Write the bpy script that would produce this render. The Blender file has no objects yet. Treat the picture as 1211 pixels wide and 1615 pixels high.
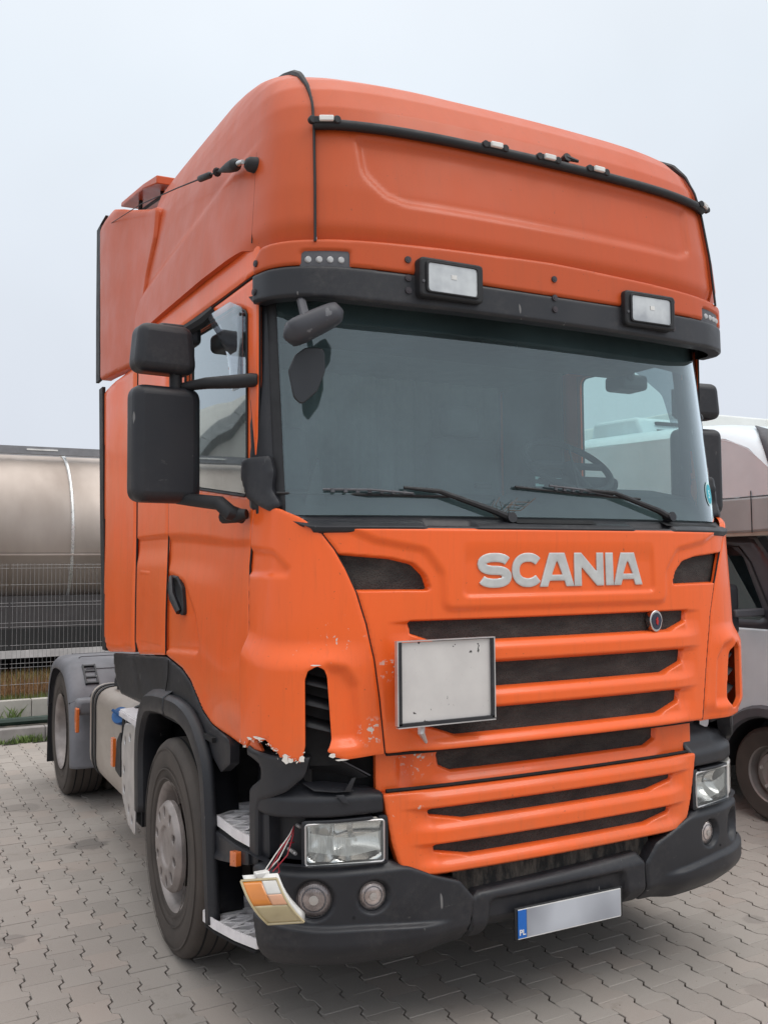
import bpy, bmesh, math, random
import numpy as np
from mathutils import Vector, Matrix
random.seed(4); rng=np.random.default_rng(4)
SC=bpy.context.scene; COL=SC.collection
R=math.radians
# ------------------------------------------------------------------ camera
cam=bpy.data.cameras.new('camera'); camo=bpy.data.objects.new('camera',cam); COL.objects.link(camo); SC.camera=camo
camo.location=(-2.4451,-3.1763,1.8449)
_R=Vector((0.88808091,-0.45961215,-0.00830518)); _U=Vector((-0.01758633,-0.0520237,0.99849099)); _F=Vector((0.45935065,0.88659473,0.05428415))
camo.rotation_euler=Matrix((_R,_U,-_F)).transposed().to_euler()
cam.sensor_fit='VERTICAL'; cam.sensor_height=24; cam.lens=1485.7*24/1615; cam.clip_start=.05; cam.clip_end=600
# ------------------------------------------------------------------ sky: flat overcast daylight
W=bpy.data.worlds.new('World'); SC.world=W; W.use_nodes=True
nt=W.node_tree; N=nt.nodes; LK=nt.links; bg=N['Background']
sky=N.new('ShaderNodeTexSky'); sky.sky_type='NISHITA'; sky.sun_disc=False; sky.sun_elevation=R(50); sky.sun_rotation=R(142)
tc=N.new('ShaderNodeTexCoord'); sp=N.new('ShaderNodeSeparateXYZ'); LK.new(tc.outputs['Generated'],sp.inputs[0])
mr=N.new('ShaderNodeMapRange'); mr.inputs[1].default_value=0; mr.inputs[2].default_value=1.0; LK.new(sp.outputs['Z'],mr.inputs[0])
cr=N.new('ShaderNodeValToRGB'); LK.new(mr.outputs[0],cr.inputs[0])
cr.color_ramp.elements[0].color=(.645,.68,.755,1); cr.color_ramp.elements[1].color=(2.3,2.25,2.2,1)
e=cr.color_ramp.elements.new(.18); e.color=(.71,.755,.83,1)
e=cr.color_ramp.elements.new(.45); e.color=(.78,.845,.915,1)
e=cr.color_ramp.elements.new(.60); e.color=(.86,.905,.96,1)
nz=N.new('ShaderNodeTexNoise'); nz.inputs['Scale'].default_value=2.2; nz.inputs['Detail'].default_value=4; LK.new(tc.outputs['Generated'],nz.inputs['Vector'])
mr2=N.new('ShaderNodeMapRange'); mr2.inputs[1].default_value=.3; mr2.inputs[2].default_value=.7; mr2.inputs[3].default_value=10.3; mr2.inputs[4].default_value=11.4; LK.new(nz.outputs[0],mr2.inputs[0])
vm=N.new('ShaderNodeVectorMath'); vm.operation='SCALE'; LK.new(cr.outputs[0],vm.inputs[0]); LK.new(mr2.outputs[0],vm.inputs['Scale'])
mx=N.new('ShaderNodeMix'); mx.data_type='RGBA'; mx.inputs[0].default_value=.96; LK.new(sky.outputs[0],mx.inputs[6]); LK.new(vm.outputs[0],mx.inputs[7])
LK.new(mx.outputs[2],bg.inputs[0]); bg.inputs[1].default_value=.1
sl=bpy.data.lights.new('sun','SUN'); sl.energy=.8; sl.angle=R(25); sl.color=(1,.97,.92)
so=bpy.data.objects.new('sun',sl); COL.objects.link(so); so.rotation_euler=(R(40),0,R(38))
vs=SC.view_settings; vs.view_transform='Standard'; vs.look='None'; vs.exposure=0; vs.gamma=1; vs.use_curve_mapping=False
SC.render.film_transparent=False

# plan view of the cab front: half curve from the centre round the corner to the side (x, y)
PLAN=np.array([(0,-.06),(.2,-.0585),(.4,-.053),(.6,-.043),(.8,-.021),(.9,-.002),(.98,.018),(1.051,.048),(1.10,.075),(1.15,.115),(1.19,.17),(1.213,.25),(1.222,.36),(1.226,.5),(1.23,.8),(1.234,1.4),(1.236,2.3),(1.236,3.3)])
def _dense(P,n=24):
    # Catmull-Rom through the points (chord-length parameter), then arc length
    P=np.vstack([P[1]*[-1,1],P]); P=np.vstack([P,2*P[-1]-P[-2]])
    out=[]
    for i in range(1,len(P)-2):
        p0,p1,p2,p3=P[i-1:i+3]
        d1=np.hypot(*(p1-p0))**.5;d2=np.hypot(*(p2-p1))**.5;d3=np.hypot(*(p3-p2))**.5
        m1=(p2-p1)+d2*((p1-p0)/d1**1/1-(p2-p0)/(d1+d2)) if 0 else d2*d2*((p1-p0)/(d1*d1)*d2*d2+(p2-p1)/(d2*d2)*d1*d1)/(d1*d1+d2*d2)
        m2=d2*d2*((p2-p1)/(d2*d2)*d3*d3+(p3-p2)/(d3*d3)*d2*d2)/(d2*d2+d3*d3)
        t=np.linspace(0,1,n,endpoint=False)[:,None]
        out.append((2*t**3-3*t**2+1)*p1+(t**3-2*t**2+t)*m1+(-2*t**3+3*t**2)*p2+(t**3-t**2)*m2)
    out.append(P[-2:-1]); return np.vstack(out)
PD=_dense(PLAN); PS=np.concatenate([[0],np.cumsum(np.hypot(*np.diff(PD,axis=0).T))])
def plan(s):
    a=np.abs(s); return np.sign(s)*np.interp(a,PS,PD[:,0]),np.interp(a,PS,PD[:,1])
def sstep(a,b,x):
    t=np.clip((x-a)/(b-a),0,1); return t*t*(3-2*t)
def s_body(s,z):
    """front mask + corner + side, s = distance round the plan curve from the centre (negative = picture left)"""
    x,y=plan(s); z=np.asarray(z,float)
    side=sstep(.5,2.2,y)
    x=x*(1-.026*sstep(1.5,2.1,z)*(1-side*.8))
    fr=1-sstep(.3,1.2,y)
    y=y+fr*(.004*np.clip(z-1.2,0,.8)+.0*z)
    return np.stack([x,y,z+0*x],-1)
def s_glass(s,z):
    x,y=plan(s); z=np.asarray(z,float)
    x=x*.972
    fr=1-sstep(.4,1.6,y)
    y=y+fr*(.062+.14*(z-2.03))
    return np.stack([x,y,z+0*x],-1)
def s_visor(s,z):
    x,y=plan(s); z=np.asarray(z,float)
    return np.stack([x,y+.03-.02*(3.1-z),z+0*x],-1)
RZ=np.array([3.0,3.08,3.3,3.54,3.65,3.745,3.82,3.875,3.92,3.96,4.0,4.03])
RY=np.array([.035,.035,.05,.085,.115,.165,.235,.33,.45,.60,.80,1.1])
RX=np.array([1.0,1.0,.985,.965,.955,.943,.930,.917,.904,.892,.88,.85])
def s_roof(s,t):
    """t in 0..11 along RZ"""
    x,y=plan(s); t=np.asarray(t,float); k=np.arange(len(RZ))
    z=np.interp(t,k,RZ); dy=np.interp(t,k,RY); w=np.interp(t,k,RX)
    xb=x*w
    yy=y+dy*np.clip(1-(y+.06)/2.2,0,1)
    return np.stack([xb*(1-.02*(1-sstep(.2,2.2,y))),yy,z+0*x],-1)
# ------------------------------------------------------------------ materials
class G:
    def __init__(s,name):
        s.m=bpy.data.materials.new(name); s.m.use_nodes=True; s.t=s.m.node_tree; s.n=s.t.nodes; s.l=s.t.links
        s.b=s.n['Principled BSDF']; s.out=s.n['Material Output']; s.tc=s.n.new('ShaderNodeTexCoord')
    def noise(s,scale,detail=4,rough=.55,coord='Object',vec=None,sc3=None,loc=None):
        x=s.n.new('ShaderNodeTexNoise'); x.inputs['Scale'].default_value=scale; x.inputs['Detail'].default_value=detail; x.inputs['Roughness'].default_value=rough
        v=vec or s.tc.outputs[coord]
        if sc3 or loc:
            mp=s.n.new('ShaderNodeMapping'); s.l.new(v,mp.inputs[0]); 
            if sc3: mp.inputs['Scale'].default_value=sc3
            if loc: mp.inputs['Location'].default_value=loc
            v=mp.outputs[0]
        s.l.new(v,x.inputs['Vector']); return x.outputs[0]
    def rng(s,v,a,b,c=0,d=1,smooth=False):
        x=s.n.new('ShaderNodeMapRange'); x.interpolation_type='SMOOTHSTEP' if smooth else 'LINEAR'
        for i,q in enumerate((a,b,c,d)): x.inputs[i+1].default_value=q
        s.l.new(v,x.inputs[0]); return x.outputs[0]
    def mix(s,f,a,b):
        x=s.n.new('ShaderNodeMix'); x.data_type='RGBA'
        for i,v in ((0,f),(6,a),(7,b)):
            if hasattr(v,'links'): s.l.new(v,x.inputs[i])
            elif i==0: x.inputs[0].default_value=v
            else: x.inputs[i].default_value=(*v,1)
        return x.outputs[2]
    def math(s,op,a,b=None,c=None):
        x=s.n.new('ShaderNodeMath'); x.operation=op
        for i,v in enumerate((a,b,c)):
            if v is None: continue
            if hasattr(v,'links'): s.l.new(v,x.inputs[i])
            else: x.inputs[i].default_value=v
        return x.outputs[0]
    def blob(s,c,r,soft=.5):
        x=s.n.new('ShaderNodeVectorMath'); x.operation='DISTANCE'; s.l.new(s.tc.outputs['Object'],x.inputs[0]); x.inputs[1].default_value=c
        return s.rng(x.outputs['Value'],r*soft,r,1,0,True)
    def col(s,v):
        if hasattr(v,'links'): s.l.new(v,s.b.inputs['Base Color'])
        else: s.b.inputs['Base Color'].default_value=(*v,1)
    def set(s,**k):
        for a,v in k.items():
            i=s.b.inputs[{'rough':'Roughness','metal':'Metallic','coat':'Coat Weight','coatr':'Coat Roughness','spec':'Specular IOR Level','trans':'Transmission Weight','ior':'IOR','alpha':'Alpha','sss':'Subsurface Weight'}[a]]
            if hasattr(v,'links'): s.l.new(v,i)
            else: i.default_value=v
    def bump(s,h,dist=.002,strength=.5):
        x=s.n.new('ShaderNodeBump'); x.inputs['Distance'].default_value=dist; x.inputs['Strength'].default_value=strength; s.l.new(h,x.inputs['Height']); s.l.new(x.outputs[0],s.b.inputs['Normal'])
def simple(name,c,rough=.5,metal=0,var=.15,scale=8,bump=0,bs=60,**k):
    g=G(name); n=g.noise(scale,5); f=g.rng(n,.3,.7)
    g.col(g.mix(f,[v*(1-var) for v in c],[min(1,v*(1+var)) for v in c]))
    g.set(rough=g.rng(g.noise(scale*2.3,3),.3,.7,max(.02,rough-.07),rough+.07),metal=metal,**k)
    if bump: g.bump(g.noise(bs,3),bump,.6)
    return g.m
def paint(name,c,fade,chips=False,rough=.34,coat=.28):
    g=G(name)
    big=g.rng(g.noise(1.3,3),.35,.7); st=g.rng(g.noise(3,5,sc3=(6,6,.7)),.42,.75)
    col=g.mix(g.math('MULTIPLY',big,.55),c,fade)
    col=g.mix(g.math('MULTIPLY',st,.18),col,[fade[0]*.8,fade[1]*.9,fade[2]*1.1])
    # fine run marks and road grime that thins out with height
    dr=g.math('MULTIPLY',g.rng(g.noise(11,5,.65,sc3=(5,5,.35)),.55,.72),.14); col=g.mix(dr,col,(.30,.07,.03))
    sz=g.n.new('ShaderNodeSeparateXYZ'); g.l.new(g.tc.outputs['Object'],sz.inputs[0])
    gr=g.math('MULTIPLY',g.rng(sz.outputs['Z'],.6,1.7,1,0),g.rng(g.noise(4,6,.65),.38,.75)); col=g.mix(g.math('MULTIPLY',gr,.42),col,(.34,.16,.09))
    # small dirt specks
    sp=g.rng(g.noise(55,2),.72,.78); col=g.mix(g.math('MULTIPLY',sp,.5),col,(.12,.05,.03))
    if chips:
        for (cc,r,th,sc) in chips:
            m=g.math('MULTIPLY',g.blob(cc,r,.2),g.rng(g.noise(sc,4,.6),th,th+.02))
            col=g.mix(m,col,(.62,.56,.5))
    g.col(col); g.set(rough=g.rng(g.noise(5,4),.3,.7,rough-.04,rough+.1),coat=coat,coatr=.10,spec=.30)
    g.bump(g.noise(220,2),.0004,.25)
    return g.m
M={}
ORG=(.92,.134,.020)
M['paint']=paint('orange_paint',ORG,(.76,.15,.032))
M['paint_front']=paint('orange_front_paint',ORG,(.82,.135,.024),chips=[((-.80,-.04,1.45),.07,.56,40),((-.66,.03,1.10),.10,.58,45),((-.72,.0,.93),.12,.66,45),((-.98,0,1.56),.12,.66,60),((-.86,0,1.22),.07,.58,38),((-1.1,.1,1.52),.07,.66,55)])
M['paint_old']=paint('faded_orange_roof_paint',(.56,.084,.017),(.50,.088,.022),rough=.42,coat=.13)
def plastic():
    g=G('weathered_black_plastic'); f=g.rng(g.noise(3,5),.3,.75)
    c=g.mix(f,(.013,.014,.018),(.027,.027,.031))
    sc=g.rng(g.noise(9,6,.7,sc3=(1,1,3)),.66,.72); c=g.mix(g.math('MULTIPLY',sc,.35),c,(.16,.15,.14))
    ds=g.math('MULTIPLY',g.rng(g.noise(2.2,6,.7),.48,.75),g.rng(g.noise(45,4,.7),.35,.7)); c=g.mix(g.math('MULTIPLY',ds,.55),c,(.10,.09,.085))
    sk=g.rng(g.noise(30,2,.5,sc3=(1,1,.25)),.735,.75); c=g.mix(g.math('MULTIPLY',sk,.5),c,(.3,.29,.28))
    g.col(c); g.set(rough=g.rng(g.noise(6,4),.3,.7,.36,.52),spec=.42); g.bump(g.noise(320,2),.0006,.5); return g.m
M['plastic']=plastic()
M['plastic_grey']=simple('grey_plastic',(.085,.085,.095),.55,bump=.0005,bs=250)
M['mud_grey']=simple('dusty_grey_mudguard_plastic',(.15,.15,.165),.5,var=.25,scale=4,bump=.0005,bs=200)
M['ledlens']=simple('led_lens_white',(.45,.45,.45),.25,coat=.8)
M['cream_white']=simple('clear_indicator_lens',(.62,.60,.56),.15,coat=1)
M['rivet']=simple('rivet_grey',(.06,.05,.055),.4,.4)
M['rubber']=simple('black_rubber',(.012,.012,.014),.6)
M['black']=simple('dark_cavity_black',(.006,.006,.007),.8)
def tyre():
    g=G('dusty_tyre_rubber'); f=g.rng(g.noise(4,5),.3,.75); c=g.mix(f,(.040,.033,.029),(.080,.064,.054))
    g.col(c); g.set(rough=.72); g.bump(g.noise(80,4),.0015,.5); return g.m
M['tyre']=tyre()
def meshmat():
    g=G('dusty_grille_mesh'); 
    ck=g.n.new('ShaderNodeTexVoronoi'); ck.feature='DISTANCE_TO_EDGE'; ck.inputs['Scale'].default_value=120; g.l.new(g.tc.outputs['Object'],ck.inputs['Vector'])
    h=g.rng(ck.outputs['Distance'],.05,.3)
    f=g.rng(g.noise(7,6,.65,sc3=(1,1,2.2)),.35,.75); c=g.mix(f,(.018,.016,.015),(.066,.057,.050)); c=g.mix(g.math('MULTIPLY',h,.5),c,(.005,.005,.005))
    g.col(c); g.set(rough=.75); g.bump(h,.002,.8); return g.m
M['mesh']=meshmat()
def dirtymesh():
    g=G('muddy_lower_mesh'); f=g.rng(g.noise(16,6,.7,sc3=(1.6,1.6,.5)),.4,.7); g.col(g.mix(f,(.008,.008,.008),(.10,.085,.07))); g.set(rough=.85); g.bump(g.noise(60,5),.004,.8); return g.m
M['dirtymesh']=dirtymesh()
M['chrome']=simple('worn_silver',(.62,.62,.62),.28,1,.08)
M['letter']=simple('brushed_silver_letters',(.60,.60,.58),.42,.55,.14,14,spec=.4)
M['alu']=simple('matt_aluminium',(.60,.58,.57),.42,.75,.12,10,bump=.0006,bs=60)
M['step']=simple('cast_aluminium_step',(.78,.75,.76),.5,.2,.10,20,bump=.001,bs=150)
def tankalu():
    g=G('dirty_aluminium_tank'); f=g.rng(g.noise(3.2,5,.6,sc3=(1,.6,1.5)),.3,.75); g.col(g.mix(f,(.50,.45,.40),(.33,.28,.24))); g.set(metal=.45,rough=.42); return g.m
M['tankalu']=tankalu()
M['rim']=simple('dusty_silver_rim',(.30,.265,.25),.5,.4,.25,9)
def plate_mat():
    g=G('scuffed_plate'); f=g.rng(g.noise(6,5),.3,.7); c=g.mix(f,(.56,.53,.51),(.66,.63,.60))
    sp=g.math('MULTIPLY',g.rng(g.noise(26,3,.6,sc3=(1,1,.7)),.685,.70),1.0); c=g.mix(sp,c,(.04,.035,.035))
    lt=g.math('MULTIPLY',g.rng(g.noise(60,4,.6,loc=(3,1,2)),.68,.72),.5); c=g.mix(lt,c,(.25,.2,.18))
    g.col(c); g.set(rough=.5,metal=.1); return g.m
M['plate']=plate_mat()
M['white']=simple('white_plastic',(.72,.71,.68),.4)
M['amber']=simple('amber_lens',(.62,.20,.02),.2,coat=.8)
M['amber_old']=simple('dull_amber_reflector',(.70,.15,.02),.3,coat=.5)
M['amber_clear']=simple('pale_pinkish_lens',(.66,.34,.20),.2,coat=.8)
M['cream']=simple('yellowed_clear_lens',(.46,.38,.22),.2,coat=.8)
M['blue']=simple('blue_cap_plastic',(.01,.10,.30),.4)
M['wire_red']=simple('red_wire',(.25,.01,.02),.4); M['wire_white']=simple('white_wire',(.6,.58,.55),.4)
M['eu_blue']=simple('licence_blue',(.01,.12,.45),.4)
def numberplate():
    g=G('blurred_number_field'); x=g.rng(g.noise(3.2,2,.4,sc3=(1.2,1,1)),.35,.65); g.col(g.mix(x,(.50,.52,.56),(.27,.28,.31))); g.set(rough=.4); return g.m
M['blur']=numberplate()
def glass(name,tint,refl=1.5,dirt=.04,dcol=(.45,.48,.5),gain=1.5,dn=3,wipe=None):
    g=G(name); n=g.n; l=g.l
    tr=n.new('ShaderNodeBsdfTransparent'); tr.inputs[0].default_value=(*tint,1)
    gl=n.new('ShaderNodeBsdfGlossy'); gl.inputs['Roughness'].default_value=.02; gl.inputs[0].default_value=(.88,.97,1,1)
    df=n.new('ShaderNodeBsdfDiffuse'); df.inputs[0].default_value=(*dcol,1)
    ge=n.new('ShaderNodeNewGeometry'); dp=n.new('ShaderNodeVectorMath'); dp.operation='DOT_PRODUCT'; l.new(ge.outputs['Incoming'],dp.inputs[0]); l.new(ge.outputs['Normal'],dp.inputs[1])
    c1=g.math('SUBTRACT',1.0,g.math('ABSOLUTE',dp.outputs['Value'])); f=g.math('ADD',.04,g.math('MULTIPLY',g.math('POWER',c1,5.0),.96))
    f=g.math('MULTIPLY',f,gain); f=g.math('MINIMUM',f,1)
    d=g.rng(g.noise(dn,5),.3,.8,dirt*.6,dirt*1.5)
    if wipe:
        for (px_,pz_) in wipe:
            vd=n.new('ShaderNodeVectorMath'); vd.operation='DISTANCE'; sp_=n.new('ShaderNodeSeparateXYZ'); l.new(g.tc.outputs['Object'],sp_.inputs[0]); cb=n.new('ShaderNodeCombineXYZ'); l.new(sp_.outputs['X'],cb.inputs[0]); l.new(sp_.outputs['Z'],cb.inputs[2]); l.new(cb.outputs[0],vd.inputs[0]); vd.inputs[1].default_value=(px_,0,pz_)
            e1_=g.rng(vd.outputs['Value'],.80,.815,0,1); d=g.math('MULTIPLY',d,g.rng(e1_,0,1,.86,1.0))
    m1=n.new('ShaderNodeMixShader'); l.new(d,m1.inputs[0]); l.new(tr.outputs[0],m1.inputs[1]); l.new(df.outputs[0],m1.inputs[2])
    m2=n.new('ShaderNodeMixShader'); l.new(f,m2.inputs[0]); l.new(m1.outputs[0],m2.inputs[1]); l.new(gl.outputs[0],m2.inputs[2])
    l.new(m2.outputs[0],g.out.inputs[0]); n.remove(g.b); return g.m
M['glass']=glass('windscreen_glass',(.72,.88,.86),1.5,.10,(.30,.46,.50),2.7,wipe=((-.235,2.02),(.68,2.03)))
M['sideglass']=glass('side_window_glass',(.72,.84,.82),1.5,.05,gain=2.6)
M['smoke']=glass('smoked_deflector',(.42,.42,.46),1.5,.10,(.5,.5,.55),2.0)
M['lens']=glass('headlight_glass',(.92,.93,.92),1.5,.10,(.7,.7,.68),1.5)
M['reflector']=simple('lamp_reflector',(.88,.88,.87),.16,1,.03)
def fluted():
    g=G('fluted_lamp_glass'); n=g.n
    w=n.new('ShaderNodeTexWave'); w.wave_type='BANDS'; w.bands_direction='X'; w.inputs['Scale'].default_value=38; w.inputs['Distortion'].default_value=1.5; w.inputs['Detail'].default_value=1; g.l.new(g.tc.outputs['Object'],w.inputs['Vector'])
    g.col((.8,.82,.8)); g.set(rough=.12,metal=.0,alpha=.45,coat=.6); g.bump(w.outputs[0],.003,.6); return g.m
M['fluted']=fluted()
M['int_dark']=simple('dark_interior_trim',(.035,.036,.04),.7)
M['int_grey']=simple('grey_interior_fabric',(.17,.18,.19),.85)
M['curtain']=simple('beige_grey_curtain',(.30,.31,.32),.9)
M['mirror']=simple('mirror_glass',(.07,.08,.09),.1,.6)
M['teal']=simple('teal_sticker',(.02,.38,.48),.5); M['palew']=simple('pale_sticker',(.55,.75,.75),.5)
# ------------------------------------------------------------------ mesh helpers
TR=None
def link(o,parent=None):
    COL.objects.link(o)
    if parent is not None:
        o.parent=parent; o.matrix_parent_inverse=pinv(parent)
    return o
def pinv(p):
    if p.type=='EMPTY': return (Matrix.Translation(p.location)@p.rotation_euler.to_matrix().to_4x4()).inverted()
    return Matrix.Identity(4)
def empty(name,loc,label=None,cat=None,group=None,rz=0):
    o=bpy.data.objects.new(name,None); o.location=loc; o.rotation_euler=(0,0,rz); o.empty_display_size=.2; COL.objects.link(o)
    if label: o['label']=label
    if cat: o['category']=cat
    if group: o['group']=group
    return o
def mk(name,V,F,mat,parent=None,smooth=True,label=None,angle=None):
    me=bpy.data.meshes.new(name)
    me.from_pydata([tuple(map(float,v)) for v in V],[],[tuple(map(int,f)) for f in F]); me.validate(); me.update()
    if smooth: 
        me.polygons.foreach_set('use_smooth',[True]*len(me.polygons))
        if angle is not None: me.set_sharp_from_angle(angle=R(angle))
    me.materials.append(mat); o=bpy.data.objects.new(name,me); link(o,parent)
    if label: o['label']=label
    return o
def mods(o,bev=0,seg=2,solid=0,sub=0,off=0):
    if solid: m=o.modifiers.new('s','SOLIDIFY'); m.thickness=solid; m.offset=off
    if bev: m=o.modifiers.new('b','BEVEL'); m.width=bev; m.segments=seg; m.limit_method='ANGLE'; m.angle_limit=R(35); m.harden_normals=False
    if sub: m=o.modifiers.new('u','SUBSURF'); m.levels=sub; m.render_levels=sub
    return o
class MB:
    """collects shapes for ONE mesh"""
    def __init__(s): s.V=[];s.F=[]
    def add(s,V,F):
        b=len(s.V); s.V+= [tuple(v) for v in V]; s.F+=[tuple(i+b for i in f) for f in F]; return s
    def box(s,c,d,m=None):
        c=Vector(c); P=[Vector((x*d[0]/2,y*d[1]/2,z*d[2]/2)) for x in(-1,1) for y in(-1,1) for z in(-1,1)]
        P=[(m@p if m else p)+c for p in P]
        return s.add(P,[(0,1,3,2),(4,6,7,5),(0,4,5,1),(2,3,7,6),(0,2,6,4),(1,5,7,3)])
    def tube(s,path,r,n=8,cap=True,closed=False):
        P=[Vector(p) for p in path]; rr=r if hasattr(r,'__len__') else [r]*len(P); V=[];F=[]
        up=Vector((0,0,1)); L=len(P)
        prev=None
        for i,p in enumerate(P):
            t=(P[(i+1)%L if closed else min(i+1,L-1)]-P[(i-1)%L if closed else max(i-1,0)]).normalized()
            if prev is None:
                a=t.cross(up if abs(t.z)<.9 else Vector((1,0,0))).normalized()
            else: a=(prev-t*prev.dot(t)).normalized()
            prev=a; b=t.cross(a)
            V+=[p+rr[i]*(a*math.cos(2*math.pi*k/n)+b*math.sin(2*math.pi*k/n)) for k in range(n)]
        for i in range(L if closed else L-1):
            j=(i+1)%L
            F+=[(i*n+k,i*n+(k+1)%n,j*n+(k+1)%n,j*n+k) for k in range(n)]
        if cap and not closed: F+=[tuple(range(n-1,-1,-1)),tuple((L-1)*n+k for k in range(n))]
        return s.add(V,F)
    def prism(s,poly,axis,a,b):
        """poly in the plane normal to axis (order: x->(y,z), y->(x,z), z->(x,y))"""
        f={'x':lambda p,q:(q,p[0],p[1]),'y':lambda p,q:(p[0],q,p[1]),'z':lambda p,q:(p[0],p[1],q)}[axis]
        n=len(poly); V=[f(p,a) for p in poly]+[f(p,b) for p in poly]
        ar=sum(poly[i][0]*poly[(i+1)%n][1]-poly[(i+1)%n][0]*poly[i][1] for i in range(n))
        F=[tuple(range(n)),tuple(range(2*n-1,n-1,-1))]+[(i,i+n,(i+1)%n+n,(i+1)%n) for i in range(n)]
        return s.add(V,F)
    def lathe(s,prof,c,axis='x',n=48,ang=None):
        """prof: list of (along, radius)"""
        V=[];F=[];full=ang is None; a0,a1=(0,2*math.pi) if full else ang
        m=n if full else n+1
        for (u,r) in prof:
            for k in range(m):
                a=a0+(a1-a0)*k/n; ca,sa=r*math.cos(a),r*math.sin(a)
                V.append({'x':(c[0]+u,c[1]+ca,c[2]+sa),'y':(c[0]+ca,c[1]+u,c[2]+sa),'z':(c[0]+ca,c[1]+sa,c[2]+u)}[axis])
        for i in range(len(prof)-1):
            for k in range(n if full else n):
                k2=(k+1)%m
                F.append((i*m+k,i*m+k2,(i+1)*m+k2,(i+1)*m+k))
        return s.add(V,F)
    def build(s,name,mat,parent=None,smooth=True,angle=38,label=None,fix=True):
        me=bpy.data.meshes.new(name); me.from_pydata([tuple(map(float,v)) for v in s.V],[],s.F)
        if fix:
            bm=bmesh.new(); bm.from_mesh(me); bmesh.ops.recalc_face_normals(bm,faces=bm.faces); bm.to_mesh(me); bm.free()
        if smooth:
            me.polygons.foreach_set('use_smooth',[True]*len(me.polygons)); me.set_sharp_from_angle(angle=R(angle))
        me.materials.append(mat); o=bpy.data.objects.new(name,me); link(o,parent)
        if label: o['label']=label
        return o
def rot(ax,deg): return Matrix.Rotation(R(deg),3,ax)
def rpoly(P,r,n=5):
    """round the corners of a polygon; r: number or per-corner list"""
    P=[np.array(p,float) for p in P]; L=len(P); rr=r if hasattr(r,'__len__') else [r]*L; out=[]
    for i in range(L):
        a,b,c=P[i-1],P[i],P[(i+1)%L]; u=(a-b);v=(c-b); lu,lv=np.hypot(*u),np.hypot(*v); u/=lu;v/=lv
        co=np.clip(u@v,-1,1); th=math.acos(co)
        if rr[i]<=1e-5 or abs(math.pi-th)<.05: out.append(b); continue
        d=min(rr[i]/math.tan(th/2),lu*.48,lv*.48); p0,p1=b+u*d,b+v*d
        for k in range(n+1):
            t=k/n; out.append((1-t)**2*p0+2*t*(1-t)*b+t*t*p1)
    return np.array(out)
def sdf(poly,P):
    """signed distance (positive inside) and nearest boundary point"""
    A=np.asarray(poly,float); B=np.roll(A,-1,0); P=np.asarray(P,float)
    best=np.full(len(P),1e18); near=np.zeros_like(P); ins=np.zeros(len(P),bool)
    for a,b in zip(A,B):
        e=b-a; L=e@e
        if L<1e-14: continue
        t=np.clip(((P-a)@e)/L,0,1); q=a+t[:,None]*e; d=((P-q)**2).sum(1); m=d<best; best[m]=d[m]; near[m]=q[m]
        c=((a[1]>P[:,1])!=(b[1]>P[:,1])); 
        if c.any():
            xx=(b[0]-a[0])*(P[:,1]-a[1])/((b[1]-a[1]) if b[1]!=a[1] else 1e-12)+a[0]; ins^=c&(P[:,0]<xx)
    return np.where(ins,1,-1)*np.sqrt(best),near
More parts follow.
